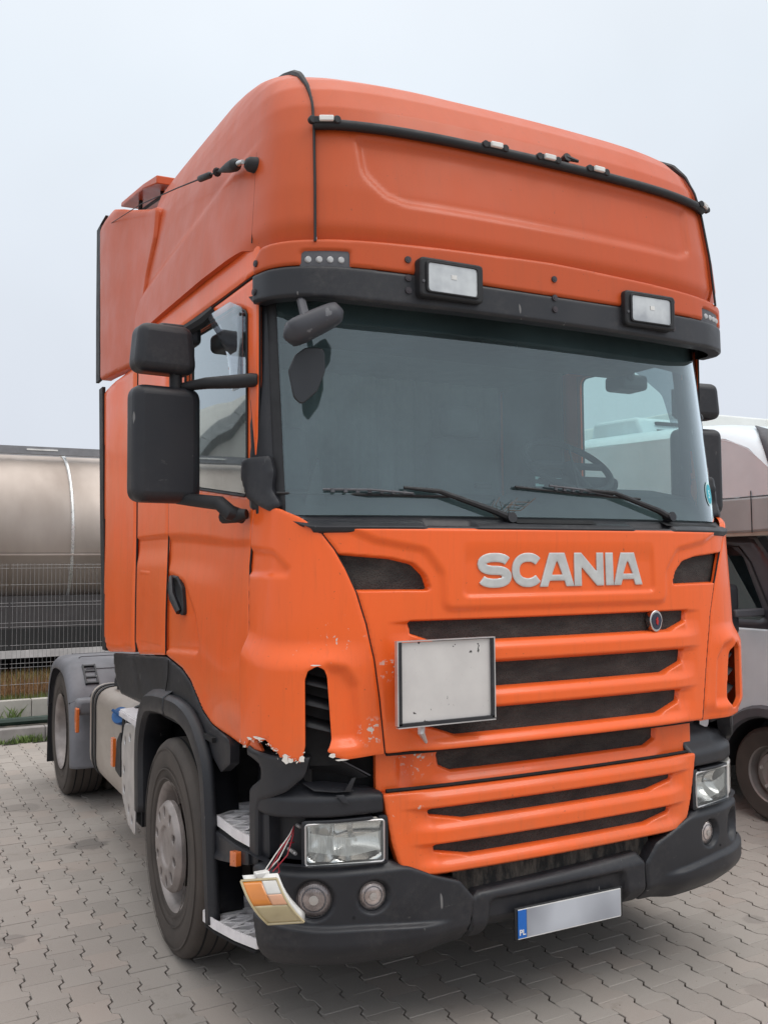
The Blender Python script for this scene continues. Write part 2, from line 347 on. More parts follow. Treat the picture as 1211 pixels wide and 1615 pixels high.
def panel(name,surf,poly,mat,parent,res=(.012,.012),edge=.006,depth=.022,feats=None,holes=(),base=0,mirror=False,label=None,er=None):
    """sheet of bodywork: a trimmed, smoothly displaced grid on surf(a,b), with a turned-in edge"""
    poly=np.asarray(poly,float); lo,hi=poly.min(0)-1e-6,poly.max(0)+1e-6
    na,nb=[max(2,int(math.ceil((hi[i]-lo[i])/res[i]))) for i in(0,1)]
    a=np.linspace(lo[0],hi[0],na+1); b=np.linspace(lo[1],hi[1],nb+1); AA,BB=np.meshgrid(a,b,indexing='ij')
    P=np.stack([AA.ravel(),BB.ravel()],1)
    sc=np.array([1.0,res[0]/res[1]]) if er else np.array([1.,1.])
    def dist(P):
        d,n=sdf(poly*sc,P*sc)
        for h in holes:
            dh,nh=sdf(np.asarray(h)*sc,P*sc); m=-dh<d; d=np.where(m,-dh,d); n=np.where(m[:,None],nh,n)
        return d,n/sc
    d,nr=dist(P)
    idx=np.arange(len(P)).reshape(na+1,nb+1)
    Q=np.stack([idx[:-1,:-1],idx[1:,:-1],idx[1:,1:],idx[:-1,1:]],-1).reshape(-1,4)
    snap=d<.25*res[0]; keep=(~snap)[Q].any(1); Q=Q[keep]
    P=np.where(snap[:,None],nr,P); d=np.where(snap,0,d)
    used=np.unique(Q); mp=-np.ones(len(P),int); mp[used]=np.arange(len(used)); P=P[used]; d=d[used]; Q=mp[Q]
    off=np.full(len(P),float(base))
    if edge: t=np.clip(1-d/edge,0,1); off-=edge*(1-np.sqrt(np.clip(1-t*t,0,1)))*.9
    if feats: off=off+feats(P[:,0],P[:,1],P)
    def pos(P,off):
        h=1e-3; X=surf(P[:,0],P[:,1]); da=surf(P[:,0]+h,P[:,1])-surf(P[:,0]-h,P[:,1]); db=surf(P[:,0],P[:,1]+h)-surf(P[:,0],P[:,1]-h)
        n=np.cross(da,db); n/=np.linalg.norm(n,axis=1)[:,None]+1e-12; return X+n*off[:,None],n
    X,nm=pos(P,off)
    E={}
    for q in Q:
        for i in range(4):
            k=(q[i],q[(i+1)%4]); kr=(k[1],k[0])
            if kr in E: del E[kr]
            else: E[k]=1
    bv=sorted({i for k in E for i in k}); m1={v:len(X)+i for i,v in enumerate(bv)}; m2={v:len(X)+len(bv)+i for i,v in enumerate(bv)}
    V=np.vstack([X,X[bv],X[bv]-nm[bv]*depth]); F=[tuple(q) for q in Q]
    if depth: F+=[(m1[k[1]],m1[k[0]],m2[k[0]],m2[k[1]]) for k in E]
    F=[f for f in ([i for j,i in enumerate(f) if i!=f[j-1]] for f in F) if len(f)>2]
    outs=[]
    for sgn in ((1,-1) if mirror=='both' else ((-1,) if mirror else (1,))):
        VV=V*[sgn,1,1]; FF=F if sgn==1 else [f[::-1] for f in F]
        outs.append(mk(name,VV,FF,mat,parent,label=label))
    return outs[0] if len(outs)==1 else outs
def offs(surf,k):
    def f(a,b):
        a=np.asarray(a,float);b=np.asarray(b,float);h=1e-3; X=surf(a,b); n=np.cross(surf(a+h,b)-surf(a-h,b),surf(a,b+h)-surf(a,b-h)); n/=np.linalg.norm(n,axis=-1,keepdims=True)+1e-12; return X+n*k
    return f
def mirr(P): return [(-x,z) for x,z in reversed(P)]

def gapline(surf,pts,parent,k=-.008,r=.0042,name='panel_gap',n=6):
    P=[]
    for a,b in zip(pts[:-1],pts[1:]):
        for t in np.linspace(0,1,n,endpoint=False): P.append(Vector(offs(surf,k)(a[0]*(1-t)+b[0]*t,a[1]*(1-t)+b[1]*t)))
    P.append(Vector(offs(surf,k)(*pts[-1]))); return MB().tube(P,r,5).build(name,M['black'],parent)
# ================================================================== THE TRUCK
TR=empty('semi_truck',(0,1.37,0),'large orange tractor unit with tall roof, damaged right front corner and hanging indicator','truck')
def s_low(s,z):
    x,y=plan(s); return np.stack([x,y+.03+0*z,z+0*x],-1)
def s_rec(s,z):
    x,y=plan(s); return np.stack([x,y+.075+0*z,z+0*x],-1)
def s_bump(s,z):
    x,y=plan(s); z=np.asarray(z,float); tuck=.10*sstep(.46,.33,z)
    return np.stack([x*(1-tuck*.35),y+.015+tuck*(1-sstep(.6,1.6,y)),z+0*x],-1)
def s_light(s,z):
    x,y=plan(s); return np.stack([x*.985,y+.04+0*z,z+0*x],-1)
gap=.005
# ---- front lid -------------------------------------------------------
LIDE=[(1.10,1.978),(1.03,1.89),(.985,1.825),(.938,1.737),(.888,1.605),(.856,1.45),(.835,1.33),(.803,1.128)]
LIDE_L=[(-1.085,1.978),(-1.015,1.895),(-.968,1.82),(-.925,1.737),(-.882,1.616),(-.851,1.486),(-.832,1.344),(-.812,1.135)]
lid=rpoly(LIDE_L+[(.803,1.128)]+LIDE[::-1][1:],[.01]+[.2]*6+[.012]+[.012]+[.2]*6+[.01])
def row(w,zt,zm,zb,k=.12,wm=None):
    wm=wm or w-.01
    return rpoly([(-w,zt),(-wm,zm),(-(w-k),zb),(w-k,zb),(wm,zm),(w,zt)],[.012,.014,.05,.05,.014,.012])
ROW1=row(.718,1.628,1.572,1.535); ROW2=row(.685,1.455,1.393,1.350,.135); ROW3=row(.655,1.279,1.222,1.176,.14)
VENT_R=rpoly([(1.12,1.893),(1.024,1.886),(.80,1.868),(.70,1.846),(.648,1.80),(.622,1.736),(.94,1.740),(1.05,1.742)],[0,0,.1,.06,.06,.015,0,0])
VENT_L=mirr(VENT_R)
SHIELD=rpoly([(-1.02,1.99),(-.86,1.925),(-.66,1.89),(-.585,1.80),(-.575,1.66),(.575,1.66),(.585,1.80),(.66,1.89),(.86,1.925),(1.02,1.99)],.05)
TB=rpoly([(-.492,2.1),(-.492,1.708),(.50,1.708),(.50,2.1)],.03)
def lid_f(s,z,P):
    o=np.zeros(len(P))-.010*np.exp(-((s+.70)/.05)**2-((z-1.15)/.05)**2)*1.6
    d,_=sdf(SHIELD,P); o+=.014*sstep(-.012,.022,d)
    d,_=sdf(TB,P); o-=.011*sstep(-.004,.016,d)*sstep(1.93,1.84,z)
    for r in (ROW1,ROW2,ROW3,VENT_R,VENT_L):
        d,_=sdf(r,P); o-=.062*sstep(0,.013,d)
    # slats between the rows stand proud with a creased shoulder
    for (zt,zb,w) in ((1.535,1.455,.72),(1.350,1.279,.69),(1.176,1.128,.66)):
        up=sstep(zb-.002,zb+.012,z)*sstep(zt+.012,zt-.03,z)*sstep(w+.10,w-.10,np.abs(s))
        o+=.022*up
    # shallow horns running out from the row ends
    for (zt,zb,w) in ((1.628,1.555,.72),(1.455,1.375,.69),(1.279,1.205,.66)):
        a=np.abs(s); hz=zt-.004; u=np.clip((w+.085-a)/.085,0,1)
        o-=.012*u*sstep(w-.03,w+.0,a)*sstep(hz+.002,hz-.012,z)*sstep(zb-.03,zb+.03,z)
    return o
front_lid=panel('front_lid',s_body,lid,M['paint_front'],TR,res=(.0075,.005),edge=.009,depth=.03,feats=lid_f)
def flat_insert(name,poly,surf,k,mat,parent,res=(.03,.02)):
    return panel(name,offs(surf,k),poly,mat,parent,res=res,edge=0,depth=0)
for r,w in ((ROW1,.72),(ROW2,.685),(ROW3,.655)):
    z1,z0=r[:,1].max(),r[:,1].min()
    flat_insert('grille_mesh',[(-w-.01,z0-.012),(w+.01,z0-.012),(w+.01,z1+.012),(-w-.01,z1+.012)],s_body,-.030,M['mesh'],TR)
for sg in (1,-1):
    v=[(.60,1.72),(1.012,1.72),(1.05,1.90),(.60,1.90)]
    flat_insert('vent_mesh',v if sg>0 else mirr(v),s_body,-.034,M['mesh'],TR)
# horizontal ribs inside the grille mesh
# ---- recessed row under the lid, lower grille panel -------------------
REC=[(-.815,.975),(.80,.975),(.80,1.15),(-.815,1.15)]
RS=rpoly([(-.566,1.112),(-.560,1.055),(-.50,1.027),(.50,1.027),(.560,1.055),(.566,1.112)],.012)
def rec_f(s,z,P):
    d,_=sdf(RS,P); o=-.045*sstep(0,.012,d); 
    o+=.02*sstep(1.03,.985,z)*sstep(.62,.5,np.abs(s))
    o-=.035*np.exp(-((s+.70)/.03)**2-((z-1.07)/.09)**2)     # impact crease below the lid
    return o
panel('grille_band',s_rec,rpoly(REC,.01),M['paint_front'],TR,res=(.008,.005),edge=.006,depth=.03,feats=rec_f)
flat_insert('grille_mesh',[(-.58,1.015),(.58,1.015),(.58,1.125),(-.58,1.125)],s_rec,-.022,M['mesh'],TR)
LOW=rpoly([(-.808,.978),(-.772,.79),(-.742,.70),(-.66,.655),(.64,.655),(.712,.70),(.742,.79),(.782,.978)],[.012,.2,.05,.06,.06,.05,.2,.012])
ROW5=row(.628,.908,.878,.848,.16,.62); ROW6=row(.608,.771,.740,.710,.16,.60)
def low_f(s,z,P):
    o=np.zeros(len(P))
    for r in (ROW5,ROW6):
        d,_=sdf(r,P); o-=.05*sstep(0,.012,d)
    for (zt,zb,w) in ((.972,.908,.70),(.848,.771,.66),(.710,.66,.64)):
        o+=.018*sstep(zb-.002,zb+.010,z)*sstep(zt+.008,zt-.028,z)*sstep(w+.06,w-.10,np.abs(s))
    for (zt,zb,w) in ((.908,.86,.62),(.771,.72,.60)):
        a=np.abs(s); u=np.clip((w+.085-a)/.085,0,1); o-=.009*u*sstep(w-.03,w,a)*sstep(zt,zt-.010,z)*sstep(zb-.03,zb+.02,z)
    return o
panel('lower_grille_panel',s_low,LOW,M['paint_front'],TR,res=(.0075,.0045),edge=.010,depth=.05,feats=low_f)
for r,w in ((ROW5,.64),(ROW6,.62)):
    z1,z0=r[:,1].max(),r[:,1].min(); flat_insert('grille_mesh',[(-w,z0-.01),(w,z0-.01),(w,z1+.01),(-w,z1+.01)],s_low,-.026,M['mesh'],TR)
panel('muddy_air_mesh',s_rec,[(-.5,.52),(.5,.52),(.5,.70),(-.5,.70)],M['dirtymesh'],TR,res=(.03,.03),edge=0,depth=0)
# dark structure behind the front mask
panel('front_backing',offs(s_body,-.16),[(-1.12,.50),(1.12,.50),(1.12,1.99),(-1.12,1.99)],M['black'],TR,res=(.06,.3),edge=0,depth=.05)
# ---- corner panels ----------------------------------------------------
def cedge(E,k): return [(s+(-k if s<0 else k),z) for s,z in E]
def corner_f(side,torn):
    def f(s,z,P):
        a=np.abs(s); o=np.zeros(len(P))
        # lower flare, beginning at a soft shoulder
        zs=1.50+.035*sstep(1.2,1.45,a)
        fl=sstep(zs+.06,zs-.05,z)*sstep(.84,1.05,a)
        o+=.036*fl
        # scoop behind the headlight level opening: softened pocket towards the lid
        PK=rpoly([(.885,1.16),(.905,1.40),(.955,1.475),(1.06,1.50),(1.06,1.16)],.05)
        d,_=sdf(PK,np.stack([a,z],1)); o-=.03*sstep(0,.05,d)
        # shallow thumb-shaped recess near the door
        TH=rpoly([(1.55,1.795),(1.19,1.788),(1.175,1.83),(1.27,1.905),(1.55,1.925)],[0,.02,.03,.08,0])
        d,_=sdf(TH,np.stack([a,z],1)); o-=.012*sstep(0,.03,d)
        # rolled top under the windscreen
        o-=.015*sstep(2.10,1.9,z)*0
        if not torn: o-=.02*sstep(1.2,1.13,z)
        return o
    return f
topL=[(-1.448,2.098),(-1.36,2.078),(-1.249,2.053),(-1.164,2.022),(-1.092,1.982)]
INL=rpoly([(-1.108,1.10),(-1.110,1.42),(-1.100,1.452),(-1.065,1.470),(-1.040,1.458),(-1.030,1.43),(-1.015,1.20),(-1.022,1.176),(-1.045,1.16),(-1.05,1.10)],[0,.01,.02,.02,.015,.02,.015,.01,.01,0],3)
tear=[(-1.428,1.172),(-1.400,1.160),(-1.372,1.152),(-1.352,1.178),(-1.336,1.186),(-1.318,1.180),(-1.300,1.193),(-1.277,1.186),(-1.255,1.197),(-1.237,1.195),(-1.246,1.180),(-1.228,1.172),(-1.220,1.158),(-1.204,1.160),(-1.196,1.138),(-1.180,1.141),(-1.172,1.124),(-1.160,1.133),(-1.150,1.118),(-1.140,1.136),(-1.128,1.121),(-1.118,1.140),(-1.113,1.165),(-1.110,1.18)]
inl=[(-1.110,1.42),(-1.100,1.452),(-1.068,1.470),(-1.042,1.458),(-1.032,1.43),(-1.017,1.20),(-1.024,1.178)]
tear2=[(-1.034,1.160),(-1.020,1.155),(-1.010,1.140),(-.990,1.136),(-.980,1.126),(-.962,1.128),(-.90,1.130),(-.815,1.135)]
cl=cedge(LIDE_L,gap)
cornerL=topL+cl[::-1][::-1][0:0]
polyL=[(-1.428,1.60),(-1.466,1.84),(-1.46,2.0)]+topL+cl[1:-1]+[(-.817,1.135)]+tear2[::-1][1:]+inl[::-1]+tear[::-1]
panel('corner_panel',s_body,polyL,M['paint_front'],TR,res=(.009,.009),edge=.004,depth=.012,feats=corner_f(-1,True),label='broken orange corner panel with torn lower edge')
cr_=cedge(LIDE,gap)
polyR=rpoly([(1.43,1.60),(1.466,1.84),(1.455,2.0),(1.448,2.098),(1.36,2.078),(1.249,2.053),(1.164,2.022),(1.105,1.982)]+cr_[1:-1]+[(.808,1.118),(1.0,1.12),(1.30,1.13),(1.425,1.17)],[.1,.1,.02,.01,.05,.05,.05,.005]+[.2]*6+[.01,.1,.1,.04])
holeR=rpoly([(1.012,1.19),(1.030,1.16),(1.075,1.158),(1.110,1.20),(1.112,1.43),(1.07,1.47),(1.028,1.42)],[.012,.012,.02,.02,.02,.02,.03],3)
panel('corner_panel',s_body,polyR[::-1],M['paint_front'],TR,res=(.009,.009),edge=.006,depth=.02,feats=corner_f(1,False),holes=(holeR,))
gapline(s_body,[(a-.0025,b) for a,b in LIDE_L],TR); gapline(s_body,[(a+.0025,b) for a,b in LIDE],TR)
for sg in (-1,1):
    gapline(s_body,[(sg*a,b) for a,b in [(1.40,2.98),(1.402,2.56),(1.412,2.33),(1.446,2.10),(1.464,1.99),(1.470,1.84),(1.432,1.60),(1.430,1.33),(1.428,1.19)]],TR,r=.005)
    gapline(s_body,[(sg*2.66,2.99),(sg*2.66,1.40)],TR,n=14,r=.0045)
    gapline(s_body,[(sg*3.33,3.0),(sg*3.325,1.42),(sg*3.30,1.36)],TR,r=.007,n=14)
    gapline(s_body,[(sg*a,3.004) for a in (1.45,2.0,2.6,3.3)],TR,r=.004)
gapline(s_body,[(-.80,1.129),(.77,1.124)],TR,k=-.035,r=.010,n=12)
gapline(s_low,[(-.79,.984),(.745,.984)],TR,k=-.024,r=.009,n=12)
# intake louvres
for sg in (-1,1):
    flat_insert('intake_backing',[(a*1.0,b) for a,b in ([(-1.20,1.09),(-.97,1.09),(-.97,1.5),(-1.20,1.5)] if sg<0 else [(.97,1.09),(1.17,1.09),(1.17,1.5),(.97,1.5)])],s_body,-.07,M['black'],TR)
    for k,z in enumerate((1.22,1.30,1.375)):
        m=MB(); pts=[]
        for t in np.linspace(0,1,6):
            s=sg*(1.0+.125*t); pts.append((s,z+.03*t))
        V=[];F=[]
        for s,zz in pts:
            f0=offs(s_body,.000)(s,zz); f1=offs(s_body,-.06)(s,zz+.03)
            V+=[f0,f1]
        for i in range(5): F.append((2*i,2*i+2,2*i+3,2*i+1))
        m.add(V,F); mods(m.build('louvre',M['black'] if k==9 else M['rubber'],TR),solid=.003)
# ---- letters ----------------------------------------------------------
def ribbon(path,w):
    P=np.array(path,float); T=np.gradient(P,axis=0); T/=np.linalg.norm(T,axis=1)[:,None]; Nn=np.stack([-T[:,1],T[:,0]],1)
    return np.vstack([P+Nn*w/2,(P-Nn*w/2)[::-1]])
def arc(cx,cy,rx,ry,a0,a1,n=14): t=np.radians(np.linspace(a0,a1,n)); return [(cx+rx*np.cos(a)*abs(np.cos(a))**-.12 if abs(np.cos(a))>1e-6 else cx,cy+ry*np.sin(a)*abs(np.sin(a))**-.12 if abs(np.sin(a))>1e-6 else cy) for a in t]
H=.138; st=.036
def letS(w):
    rx=w/2-st/2; ry=H/4-st/4
    p=arc(w/2,H-st/2-ry,rx,ry,20,180,12)+arc(w/2,H-st/2-ry,rx,ry,200,262,5)+arc(w/2,st/2+ry,rx,ry,82,0,7)+arc(w/2,st/2+ry,rx,ry,-15,-160,12)
    return [ribbon(p,st)]
def letC(w):
    return [ribbon(arc(w/2+.004,H/2,w/2-st/2,H/2-st/2,38,322,30),st)]
def letA(w):
    q=st*1.12; c=w/2; a=.047
    return [np.array([(0,0),(c-a/1.2,H),(c+a/1.2,H),(w,0),(w-q,0),(w-q-.009,.024),(q+.009,.024),(q,0)])],[np.array([(c-.028,.048),(c,.108),(c+.028,.048)])]
def letN(w): q=st*1.05; return [np.array([(0,0),(0,H),(q,H),(w-q,.058),(w-q,H),(w,H),(w,0),(w-q,0),(q,H-.058),(q,0)])]
def letI(w): return [np.array([(0,0),(0,H),(w,H),(w,0)])]
for fn,x0,x1 in ((letS,-.425,-.264),(letC,-.266,-.110),(letA,-.126,.050),(letN,.052,.210),(letI,.222,.264),(letA,.266,.430)):
    r=fn(x1-x0); polys,hol=(r if isinstance(r,tuple) else (r,[]))
    z0=1.744
    panel('letter',offs(s_body,.010),[(x0+p[0],z0+p[1]) for p in polys[0]],M['letter'],TR,res=(.004,.004),edge=.0015,depth=.012,holes=[[(x0+p[0],z0+p[1]) for p in h] for h in hol])
# round badge on the top row
b=MB()
bx,bz=.505,1.583
c=offs(s_body,-.004)(bx,bz)
sh=[(math.cos(a)*.036*(1 if math.sin(a)>-.2 else .92),math.sin(a)*.047) for a in np.linspace(0,2*math.pi,28,endpoint=False)]
badge=MB().prism([(c[0]+x,c[2]+z) for x,z in sh],'y',c[1]-.012,c[1]+.02).build('badge',M['chrome'],TR); mods(badge,bev=.003)
MB().prism([(c[0]+x*.78,c[2]+z*.78) for x,z in sh],'y',c[1]-.0145,c[1]-.011).build('badge_face',simple('badge_dark_blue',(.03,.035,.06),.3),badge)
gr=[(0,.026),(.010,.020),(.006,.008),(.014,.002),(.009,-.012),(.003,-.026),(-.004,-.016),(-.010,-.010),(-.006,0),(-.012,.010),(-.005,.014)]
MB().prism([(c[0]+x,c[2]+z) for x,z in [(a*.62,b*.7) for a,b in gr]],'y',c[1]-.0175,c[1]-.014).build('badge_emblem',simple('badge_red',(.45,.02,.02),.3),badge)
# ---- blank hazard plate ------------------------------------------------
ax=-.593; 
pp=MB().box((ax,-.098,1.403),(.408,.006,.296)).build('plain_plate',M['plate'],TR,label='blank scuffed aluminium plate on the grille'); mods(pp,bev=.002)
fr=M['plastic']
MB().box((ax-.203,-.104,1.403),(.015,.016,.306)).build('plate_rail',fr,pp); MB().box((ax+.203,-.104,1.403),(.010,.016,.306)).build('plate_rail',fr,pp)
MB().box((ax,-.104,1.250),(.42,.016,.012)).build('plate_rail',fr,pp)
MB().box((ax-.2135,-.104,1.403),(.005,.020,.310)).box((ax+.211,-.104,1.403),(.005,.020,.310)).box((ax,-.104,1.2415),(.426,.020,.004)).box((ax,-.104,1.556),(.42,.018,.004)).build('plate_trim',M['alu'],pp)
MB().tube([(-.68,-.06,1.25),(-.69,-.075,1.21),(-.66,-.06,1.17)],[.016,.014,.006],8).build('bent_bracket',M['alu'],TR)
# ---- windscreen cowl and wipers ---------------------------------------
def s_cowl(s,t):
    x,y=plan(s); t=np.asarray(t,float); fr_=1-sstep(.3,1.0,y)
    yy=np.interp(t,[0,1,2,3,4,5],[.012,-.004,-.010,.01,.04,.075]); zz=np.interp(t,[0,1,2,3,4,5],[1.955,1.966,1.982,1.998,2.006,2.028]) 
    return np.stack([x*(.982-.002*t),y+yy*fr_,zz+.03*sstep(1.05,1.35,np.abs(s))+0*x],-1)
def cowl_f(s,t,P):
    o=np.zeros(len(P))
    for c0,hw in ((-.54,.12),(.52,.13)):
        u=np.abs(s-c0)/hw; o-=.022*sstep(1,.85,u)*sstep(1.2,2.1,t)*sstep(4.4,3.4,t)
    return o
panel('windscreen_cowl',s_cowl,[(-1.09,0),(1.09,0),(1.115,1.5),(1.20,3),(1.24,5),(-1.24,5),(-1.20,3),(-1.115,1.5)],M['plastic'],TR,res=(.01,.2),edge=0,depth=.01,feats=cowl_f,er=1)
for c0,c1 in ((-.22,.20),(.62,1.02)):
    V=[s_glass(s,2.026) for s in (c0,c1)]
    MB().add([offs(s_cowl,.003)(c0,3.1),offs(s_cowl,.003)(c1,3.1),offs(s_cowl,.003)(c1,4.6),offs(s_cowl,.003)(c0,4.6)],[(0,1,2,3)]).build('cowl_slot',M['black'],TR)
def gp(s,z,k): return Vector(offs(s_glass,k)(s,z))
def wiper(piv,elbow,tip,b0,b1):
    m=MB(); P=[gp(*piv,.012),gp(*[(piv[i]*.75+elbow[i]*.25) for i in(0,1)],.03),gp(*elbow,.034),gp(*tip,.024)]
    m.tube(P,[.017,.014,.010,.006],8); w=m.build('wiper',M['rubber'],TR)
    MB().tube([gp(b0[0],b0[1],.014),gp((b0[0]+b1[0])/2,(b0[1]+b1[1])/2-.004,.012),gp(*b1,.014)],.006,6).build('wiper_blade',M['rubber'],w)
    MB().tube([gp(b0[0]*.75+b1[0]*.25,b0[1]+.008,.022),gp(b0[0]*.5+b1[0]*.5,(b0[1]+b1[1])/2+.012,.028),gp(b0[0]*.25+b1[0]*.75,b1[1]+.008,.022)],.005,6).build('blade_bridge',M['plastic_grey'],w)
    MB().tube([gp(*piv,-.01),gp(*piv,.035)],.022,12).build('wiper_pivot',M['plastic'],w)
    m=MB(); 
    for t in np.linspace(.3,.7,7):
        s=b0[0]*(1-t)+b1[0]*t; z=b0[1]*(1-t)+b1[1]*t
        m.box(gp(s,z+.008,.02),(.014,.01,.014))
    m.build('blade_clips',M['plastic_grey'],w)['kind']='stuff'
wiper((-.235,2.022),(-.57,2.120),(-.72,2.134),(-1.22,2.116),(-.50,2.104))
wiper((.68,2.040),(.33,2.136),(.16,2.148),(-.195,2.152),(.50,2.118))
m=MB()
for k in range(9):
    m.tube([gp(-.30+.012*k*(1 if k%2 else .6),2.02+.004*k,.02),gp(-.30+.02*k-.05,2.05+.012*(k%4),.03),gp(-.34+.03*k,2.07+.018*(k%3),.02)],.0014,4)
m.build('dry_twigs_on_cowl',simple('dry_twigs',(.12,.08,.06),.9),TR)
# ---- windscreen, pillars ---------------------------------------------
WS=rpoly([(-1.212,2.03),(1.212,2.03),(1.20,2.95),(-1.20,2.95)],.05)
panel('windscreen',s_glass,WS,M['glass'],TR,res=(.05,.05),edge=0,depth=.0,er=1)
panel('visor_reflection_band',offs(s_glass,-.006),[(-1.2,2.825),(-.9,2.792),(.1,2.782),(.6,2.762),(1.2,2.735),(1.2,2.97),(-1.2,2.97)],M['rubber'],TR,res=(.03,.02),edge=0,depth=0)  # visor's reflection set in as a dark band, together with black header print
# black border band round the glass
for sg in (-1,1):
    q=[(1.195,2.0),(1.245,2.0),(1.235,2.99),(1.185,2.99)]
    panel('windscreen_seal',offs(s_glass,.004),[(sg*a,b) for a,b in (q if sg>0 else q[::-1])],M['rubber'],TR,res=(.012,.05),edge=.003,depth=.02)
    q=rpoly([(1.24,1.985),(1.43,2.07),(1.385,2.33),(1.355,2.56),(1.345,3.0),(1.225,3.0)],[0,.02,.1,.1,0,0])
    panel('windscreen_pillar',offs(s_glass,.010),[(sg*a,b) for a,b in (q if sg>0 else q[::-1])],M['plastic'],TR,res=(.015,.03),edge=.008,depth=.06)
    q=rpoly([(1.195,2.06),(1.25,2.045),(1.36,2.10),(1.405,2.19),(1.39,2.262),(1.235,2.262),(1.222,2.20),(1.235,2.13)],.02)
    panel('air_vane',offs(s_glass,.035),[(sg*a,b) for a,b in (q if sg>0 else q[::-1])],M['plastic'],TR,res=(.012,.012),edge=.012,depth=.05,feats=lambda s,z,P:.015*sstep(1.25,1.36,np.abs(s)))
panel('windscreen_header',offs(s_glass,-.012),[(-1.3,2.86),(1.3,2.86),(1.3,3.06),(-1.3,3.06)],M['black'],TR,res=(.05,.1),edge=0,depth=.03)
# ---- sun visor ---------------------------------------------------------
VO=1.36
def visO(s,z,P): return .016*sstep(3.12,3.08,z)*0+.004
topz=lambda s:3.062+.052*(1-min(1,abs(s)/1.25)**2)
up=[(s,3.106-.02*min(1,(abs(s)/1.0))**2-.0*abs(s)) for s in np.linspace(-VO+.02,VO-.02,41)]
midz=lambda s:2.972-.005*abs(s)
mid=[(s,2.968+.02*sstep(.0,1.1,abs(s))) for s in np.linspace(-VO,VO,41)]
led_cut=lambda sg:[(sg*.905,2.975),(sg*.92,3.045),(sg*1.105,3.045),(sg*1.105,2.975)]
VUP=rpoly([(-VO,2.985)]+[(-VO,3.03),(-VO+.06,3.078)]+[(s,3.078+.03*(1-abs(s)/1.3)) for s in np.linspace(-1.2,1.2,25)]+[(VO-.06,3.078),(VO,3.03),(VO,2.985)]+[(s,2.966+.018*sstep(.1,1.2,abs(s))) for s in np.linspace(1.3,-1.3,27)],0)
LEDH=[rpoly([(sg*.925,2.972),(sg*.925,3.040),(sg*1.110,3.036),(sg*1.115,2.975)][::sg],.004) for sg in(1,-1)]
panel('sun_visor_upper',s_visor,VUP[::-1],M['paint_old'],TR,res=(.010,.008),edge=.010,depth=.05,holes=LEDH)
VLO=[(s,2.964+.018*sstep(.1,1.2,abs(s))) for s in np.linspace(-VO-.01,VO+.01,41)]+[(s,2.845+.015*sstep(.7,1.2,abs(s))+.01*sstep(1.2,1.4,abs(s))) for s in np.linspace(VO+.01,-VO-.01,41)]
panel('sun_visor_lower',s_visor,VLO[::-1],M['plastic'],TR,res=(.010,.008),edge=.012,depth=.05)
for sg in (1,-1):
    # underside wing that closes the visor end towards the pillar
    led=panel('led_cluster',offs(s_visor,-.006),[(sg*a,b) for a,b in ([(.92,2.968),(1.118,2.968),(1.118,3.042),(.92,3.042)][::sg])],M['plastic_grey'],TR,res=(.02,.02),edge=.003,depth=.02)
    for k in range(4):
        p=offs(s_visor,-.004)(sg*(.957+.042*k),3.004); MB().lathe([(-.004,.0001),(-.003,.010),(.0,.013),(.012,.014)],p,'y',12).build('led_lens',M['ledlens'],led)
def s_ledge(s,t):
    x,y=plan(s); t=np.asarray(t,float); return np.stack([x*(1-.05*t),y+.03+.13*t,3.0+0*x],-1)
# bottom shelf between visor and windscreen
def s_under(s,t):
    a=s_visor(s,2.862+.012*sstep(.7,1.2,np.abs(s))); b=s_glass(s,2.95+0*np.asarray(s)); t=np.asarray(t)[...,None]; return a*(1-t)+b*t
panel('sun_visor_underside',s_under,[(-VO,0.02),(VO,0.02),(VO,1),(-VO,1)],M['black'],TR,res=(.04,.2),edge=0,depth=.0)
rp=[(-1.33,3.02),(-1.345,2.91),(-.69,3.028),(-.69,2.955),(-.69,2.905),(0,3.035),(0,2.955),(0,2.905),(.69,3.028),(.69,2.955),(.69,2.905),(1.33,3.02),(1.345,2.91)]
for s,z in rp:
    q=MB(); p0=Vector(offs(s_visor,.0)(s,z)); p1=Vector(offs(s_visor,.006)(s,z)); p2=Vector(offs(s_visor,.0075)(s,z)); q.tube([p0,p1],[.014,.013],12); q.tube([p1,p2],[.007,.007],10); q.build('rivet',M['rivet'],TR)
